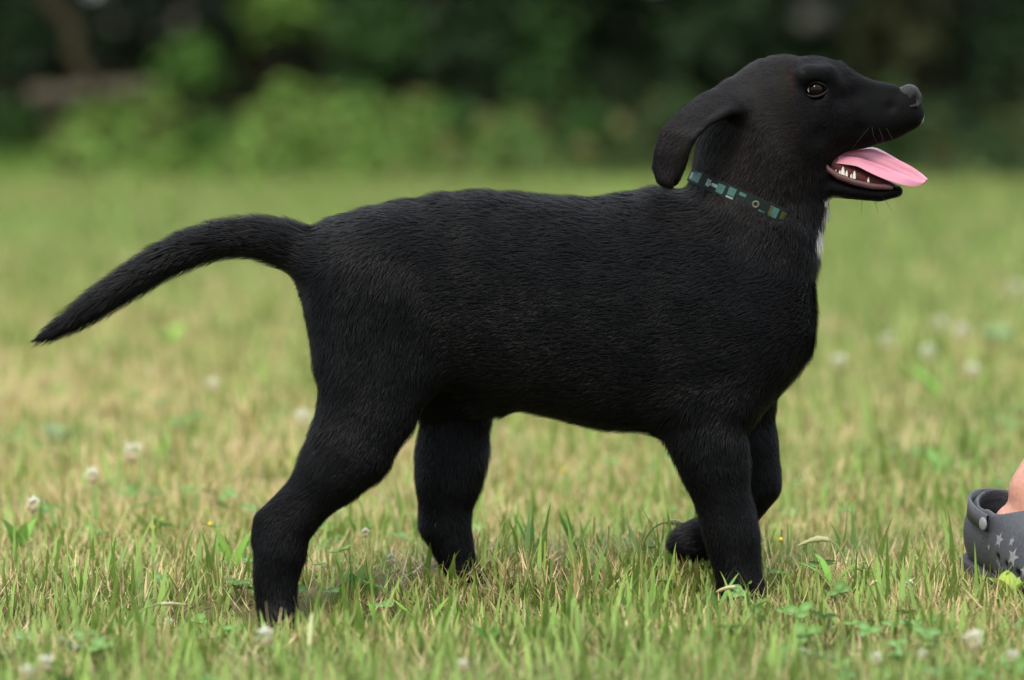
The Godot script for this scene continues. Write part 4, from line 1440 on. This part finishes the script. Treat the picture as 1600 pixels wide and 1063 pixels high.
func fill_tables() -> void:
	SHRUBS = [
		[-0.748, 0.496, -12.60, 0.156, 0.125, 420, 0.060, 3, "bright green leafy shrub at the top left of the wood edge"],
		[-1.034, 0.311, -12.50, 0.124, 0.103, 330, 0.060, 0, "leafy shrub just right of the pale fallen log"],
		[-0.967, 0.083, -12.20, 0.122, 0.081, 260, 0.055, 0, "small green shrub below and right of the pale log"],
		[-0.686, 0.080, -12.30, 0.143, 0.082, 300, 0.055, 3, "low light green bush at the lawn edge left of the dog's back"],
		[-0.429, 0.405, -13.20, 0.193, 0.150, 420, 0.070, 1, "mid green shrub standing behind the light green low bush"],
		[-0.547, 0.201, -12.80, 0.126, 0.126, 300, 0.060, 1, "shrub filling the gap above the low light green bush"],
		[-1.296, 0.076, -12.10, 0.192, 0.077, 330, 0.055, 0, "low wide bush under the pale log at far left"],
		[-1.648, 0.409, -12.90, 0.127, 0.190, 330, 0.060, 2, "dark shrub at the left end of the wood edge"],
		[-1.588, 0.114, -12.20, 0.122, 0.092, 240, 0.055, 1, "low bush at the left end of the lawn edge"],
		[-0.208, 0.122, -12.60, 0.146, 0.114, 300, 0.060, 1, "green bush above the middle of the dog's back"],
		[0.125, 0.329, -12.70, 0.125, 0.230, 420, 0.060, 1, "upright green bush left of the dog's head"],
		[0.268, 0.097, -12.40, 0.144, 0.093, 300, 0.060, 1, "low dark green bush behind the dog's ear"],
		[0.000, 0.439, -14.00, 0.179, 0.179, 330, 0.070, 2, "dark shrub deep in the gap above the dog's shoulder"],
		[-0.143, 0.377, -13.70, 0.242, 0.209, 420, 0.070, 2, "dark leafy shrub in the middle of the wood edge over the puppy's back"],
		[-0.542, 0.460, -14.20, 0.203, 0.181, 330, 0.070, 2, "dark shrub deep behind the mid green shrub"],
		[0.701, 0.400, -13.60, 0.241, 0.175, 400, 0.070, 2, "dark shrub behind the top of the dog's head"],
		[0.956, 0.196, -13.00, 0.213, 0.149, 330, 0.060, 2, "dark low shrub hidden behind the dog's face"],
		[1.375, 0.388, -14.50, 0.252, 0.206, 400, 0.070, 4, "olive brown shrub above the dog's nose"],
		[1.480, 0.114, -12.90, 0.190, 0.116, 330, 0.060, 2, "dark green shrub right of the dog's tongue"],
		[1.713, 0.338, -13.40, 0.174, 0.239, 400, 0.060, 2, "tall dark shrub at the right end of the wood edge"],
		[1.200, 0.094, -12.50, 0.145, 0.093, 260, 0.060, 2, "low dark bush level with the dog's open mouth"],
		[0.515, 0.169, -13.20, 0.129, 0.129, 300, 0.060, 2, "dark bush just left of the dog's ear"],
	]
	TREES = [
		[-4.60, -14.00, 0.16, "leafy tree at the far left of the wood edge"],
		[-3.00, -15.20, 0.13, "tree standing just left of the view over the lawn"],
		[4.60, -16.50, 0.10, "slender tree right of the view beside the outer trees"],
		[3.00, -16.00, 0.12, "tree standing just right of the view over the lawn"],
		[3.60, -14.40, 0.16, "leafy tree at the far right of the wood edge"],
		[-7.50, -15.00, 0.16, "outermost tree left of the lawn"],
		[7.20, -15.00, 0.16, "outermost tree right of the lawn"],
		[-3.20, -18.00, 0.15, "tree deep in the wood at left"],
		[2.40, -18.50, 0.16, "tree deep in the wood at right"],
		[-0.80, -19.50, 0.15, "tree deepest in the middle of the wood"],
		[5.20, -18.50, 0.16, "tree deep at the right end of the wood"],
		[-5.80, -19.00, 0.15, "tree deep at the left end of the wood"],
	]
	FLOWERS = [
		[-0.223, 0.716, 0.0089, 0.040, 0.0, "large white clover flower in front of the puppy's near hind paw"],
		[0.415, 0.778, 0.0098, 0.045, 0.8, "big ragged clover flower below the clog"],
		[0.337, 0.798, 0.0055, 0.032, 0.1, "small white clover flower at the bottom right"],
		[0.374, 0.779, 0.0051, 0.032, 0.4, "small faded clover flower left of the big ragged one's stem"],
		[0.450, 0.820, 0.0059, 0.037, 0.2, "clover flower in the bottom right corner"],
		[-0.045, 0.840, 0.0051, 0.032, 0.1, "small white clover flower at the bottom middle"],
		[-0.341, 0.170, 0.0055, 0.032, 0.1, "small white clover flower left of the near hind paw"],
		[-0.130, -0.021, 0.0059, 0.032, 0.1, "white clover flower between the two hind paws"],
		[-0.157, -0.198, 0.0051, 0.032, 0.5, "pale clover flower just behind the one between the hind paws"],
		[-0.463, -1.039, 0.0122, 0.053, 0.2, "pale clover flower out of focus below the tail"],
		[-0.489, -0.735, 0.0099, 0.054, 0.3, "faded clover flower left below the tail"],
		[-0.537, -0.448, 0.0088, 0.049, 0.1, "clover flower near the left edge"],
		[-0.270, -1.524, 0.0111, 0.053, 0.1, "white clover flower peeping out beside the near thigh"],
		[-0.420, 0.872, 0.0068, 0.036, 0.1, "white clover flower in the bottom left corner"],
		[-0.429, 0.931, 0.0059, 0.037, 0.2, "second white clover flower in the bottom left corner"],
		[0.628, -2.801, 0.0122, 0.053, 0.1, "brightest blurred clover flower in the lawn right of the chest"],
		[0.699, -3.525, 0.0111, 0.053, 0.2, "blurred clover flower above the brightest one"],
		[0.594, -3.095, 0.0111, 0.053, 0.2, "blurred clover flower left of the brightest one"],
		[0.728, -3.329, 0.0122, 0.053, 0.2, "blurred clover flower right of the brightest one"],
		[0.930, -4.604, 0.0133, 0.052, 0.2, "blurred clover flower at the right edge"],
		[0.485, -2.592, 0.0111, 0.053, 0.3, "blurred clover flower nearest the puppy's chest"],
		[0.666, -2.393, 0.0111, 0.053, 0.3, "faint clover flower below and right of the brightest one"],
		[0.398, 0.224, 0.0051, 0.032, 0.5, "flat pale clover flower left of the clog"],
		[-0.423, -2.082, 0.0099, 0.054, 0.3, "faint faded clover flower under the tail tip"],
	]
	YELLOWS = [
		[0.280, -0.019, 0.050, "tiny yellow flower beside the near front paw"],
		[-0.334, -0.336, 0.040, "tiny yellow flower left of the near hock"],
		[-0.394, -0.300, 0.040, "left one of the two tiny yellow flowers left of the hind leg"],
		[0.062, -0.988, 0.040, "tiny yellow flower under the puppy's belly"],
	]
	WEEDS = [
		[-0.603, -1.670, 7, 0.05, 0.026, 1, Color(0.12, 0.2, 0.09), "bluish green leafy clump out of focus at the left", -1],
		[0.140, -0.299, 3, 0.035, 0.016, 0.9, Color(0.15, 0.22, 0.1), "pale green leaf standing in the grass under the belly", -1],
		[-0.405, 0.557, 3, 0.04, 0.026, 1.5, Color(0.13, 0.17, 0.1), "flat grey green leaf low at the bottom left", -1],
		[-0.295, 0.299, 3, 0.035, 0.022, 1.3, Color(0.12, 0.18, 0.09), "rounded bluish leaves left of the near hind paw", -1],
		[-0.021, 0.482, 3, 0.04, 0.014, 0.7, Color(0.06, 0.13, 0.025), "dark green broad leaves at the bottom middle", -1],
		[-0.130, 0.132, 4, 0.045, 0.012, 0.5, Color(0.14, 0.27, 0.04), "bright green upright leaves between the hind legs", -1],
		[-0.091, 0.161, 5, 0.055, 0.01, 0.7, Color(0.13, 0.25, 0.045), "light green sprout right of the bright upright leaves", -1],
		[-0.161, -0.015, 4, 0.035, 0.011, 0.7, Color(0.08, 0.16, 0.035), "dark flat leaves just right of the near hind leg", -1],
		[-0.299, -0.169, 4, 0.06, 0.012, 0.6, Color(0.13, 0.27, 0.04), "bright green broad grass left of the near hind shank", -1],
		[-0.411, -0.539, 4, 0.05, 0.012, 0.9, Color(0.15, 0.27, 0.06), "light green arching leaves left of the hind leg", -1],
		[0.331, 0.045, 5, 0.06, 0.009, 1.2, Color(0.13, 0.26, 0.05), "tall arching broad grass right of the front paw", -1],
		[0.102, 0.244, 5, 0.05, 0.009, 0.8, Color(0.13, 0.24, 0.06), "broad pale grass in front of the belly", -1],
		[0.208, 0.161, 4, 0.05, 0.008, 0.5, Color(0.13, 0.25, 0.06), "upright broad grass in front of the near front paw", -1],
		[0.249, -0.045, 4, 0.055, 0.006, 0.25, Color(0.1, 0.22, 0.04), "thin upright blades crossing the near front paw", -1],
		[0.506, 0.132, 6, 0.045, 0.02, 0.9, Color(0.2, 0.32, 0.06), "yellow green leafy sprout below the clog", -1],
		[0.394, 0.379, 3, 0.035, 0.016, 1.1, Color(0.12, 0.2, 0.08), "bluish green leaf at the lower right", -1],
		[0.050, 0.379, 5, 0.05, 0.008, 0.7, Color(0.12, 0.24, 0.05), "broad grass at the bottom middle right", -1],
		[0.276, 0.606, 3, 0.035, 0.016, 1.2, Color(0.14, 0.2, 0.1), "pale leaf at the bottom right", -1],
		[-0.548, -0.400, 4, 0.05, 0.014, 0.6, Color(0.13, 0.26, 0.05), "green broad grass at the left edge", -1],
		[0.021, -0.169, 6, 0.055, 0.006, 0.3, Color(0.08, 0.19, 0.035), "dark green tall grass under the belly", -1],
		[0.070, -0.332, 6, 0.06, 0.006, 0.3, Color(0.08, 0.19, 0.035), "tall fine grass under the ribs", -1],
		[-0.577, -3.577, 6, 0.07, 0.02, 0.9, Color(0.15, 0.3, 0.05), "blurred bright green weed under the tail", -1],
		[0.812, -3.577, 6, 0.07, 0.03, 1, Color(0.12, 0.22, 0.1), "blurred bluish green weed at the right edge", -1],
		[0.629, -2.487, 6, 0.07, 0.02, 0.8, Color(0.14, 0.3, 0.05), "blurred bright green weed in the lawn at right", -1],
		[0.541, -1.252, 6, 0.05, 0.012, 0.7, Color(0.12, 0.24, 0.06), "green grass clump left of and behind the clog", -1],
	]
	STALKS = [
		[0.136, -0.107, Vector3(0.194, 0.061, -0.107), Vector3(-0, 0.075, 0), 0.32, 0.0035, Color(0.27, 0.26, 0.12), "pale seed head leaning across the raised front paw"],
		[0.349, 0.015, Vector3(0.298, 0.055, 0.015), Vector3(0, 0.075, 0), 0.4, 0.003, Color(0.25, 0.25, 0.12), "arching seed stalk right of the near front paw"],
		[0.120, 0.606, Vector3(0.065, -0.029, 0.300), Vector3(0, 0.045, 0), 0.3, 0.002, Color(0.4, 0.38, 0.24), "drooping stalk lying over the grass at the bottom"],
		[0.225, 0.299, Vector3(0.206, 0.027, 0.200), Vector3(0.02, 0.06, 0), 0.3, 0.002, Color(0.42, 0.36, 0.2), "bent pale stalk below the near front paw"],
		[-0.188, 0.677, Vector3(-0.189, 0.045, 0.550), Vector3(0, 0.04, 0), 0.6, 0.0028, Color(0.24, 0.25, 0.11), "blurred pale stalk beside the big white clover"],
		[0.417, 0.677, Vector3(0.380, -0.015, 0.300), Vector3(0, 0.04, 0), 0.35, 0.0025, Color(0.42, 0.42, 0.24), "pale stalk arching at the bottom right"],
		[0.377, 0.161, Vector3(0.364, 0.028, 0.150), Vector3(0, 0.04, 0), 0.3, 0.002, Color(0.4, 0.33, 0.18), "short brown stalk left of the clog"],
		[-0.378, 0.379, Vector3(-0.329, 0.014, 0.200), Vector3(0, 0.05, 0), 0.25, 0.0018, Color(0.42, 0.38, 0.22), "straw stalk bending right at the lower left"],
		[0.287, -0.138, Vector3(0.288, 0.056, -0.138), Vector3(0, 0.05, 0), 0.25, 0.0012, Color(0.2, 0.2, 0.08), "thin dark stalk beside the tiny yellow flower"],
	]


func _ready() -> void:
	set_stage()
	rng.seed = 7
	noise_a.seed = 3
	noise_a.frequency = 0.16
	noise_a.fractal_octaves = 3
	noise_b.seed = 11
	noise_b.frequency = 0.16
	noise_b.fractal_octaves = 2
	fill_tables()
	var t := Time.get_ticks_msec()
	make_ground()
	make_wood()
	print("wood ", Time.get_ticks_msec() - t)
	make_grass()
	make_clover_leaves()
	print("grass ", Time.get_ticks_msec() - t)
	make_person()
	print("person ", Time.get_ticks_msec() - t)
	make_dog()
	print("dog ", Time.get_ticks_msec() - t)
	make_plants()
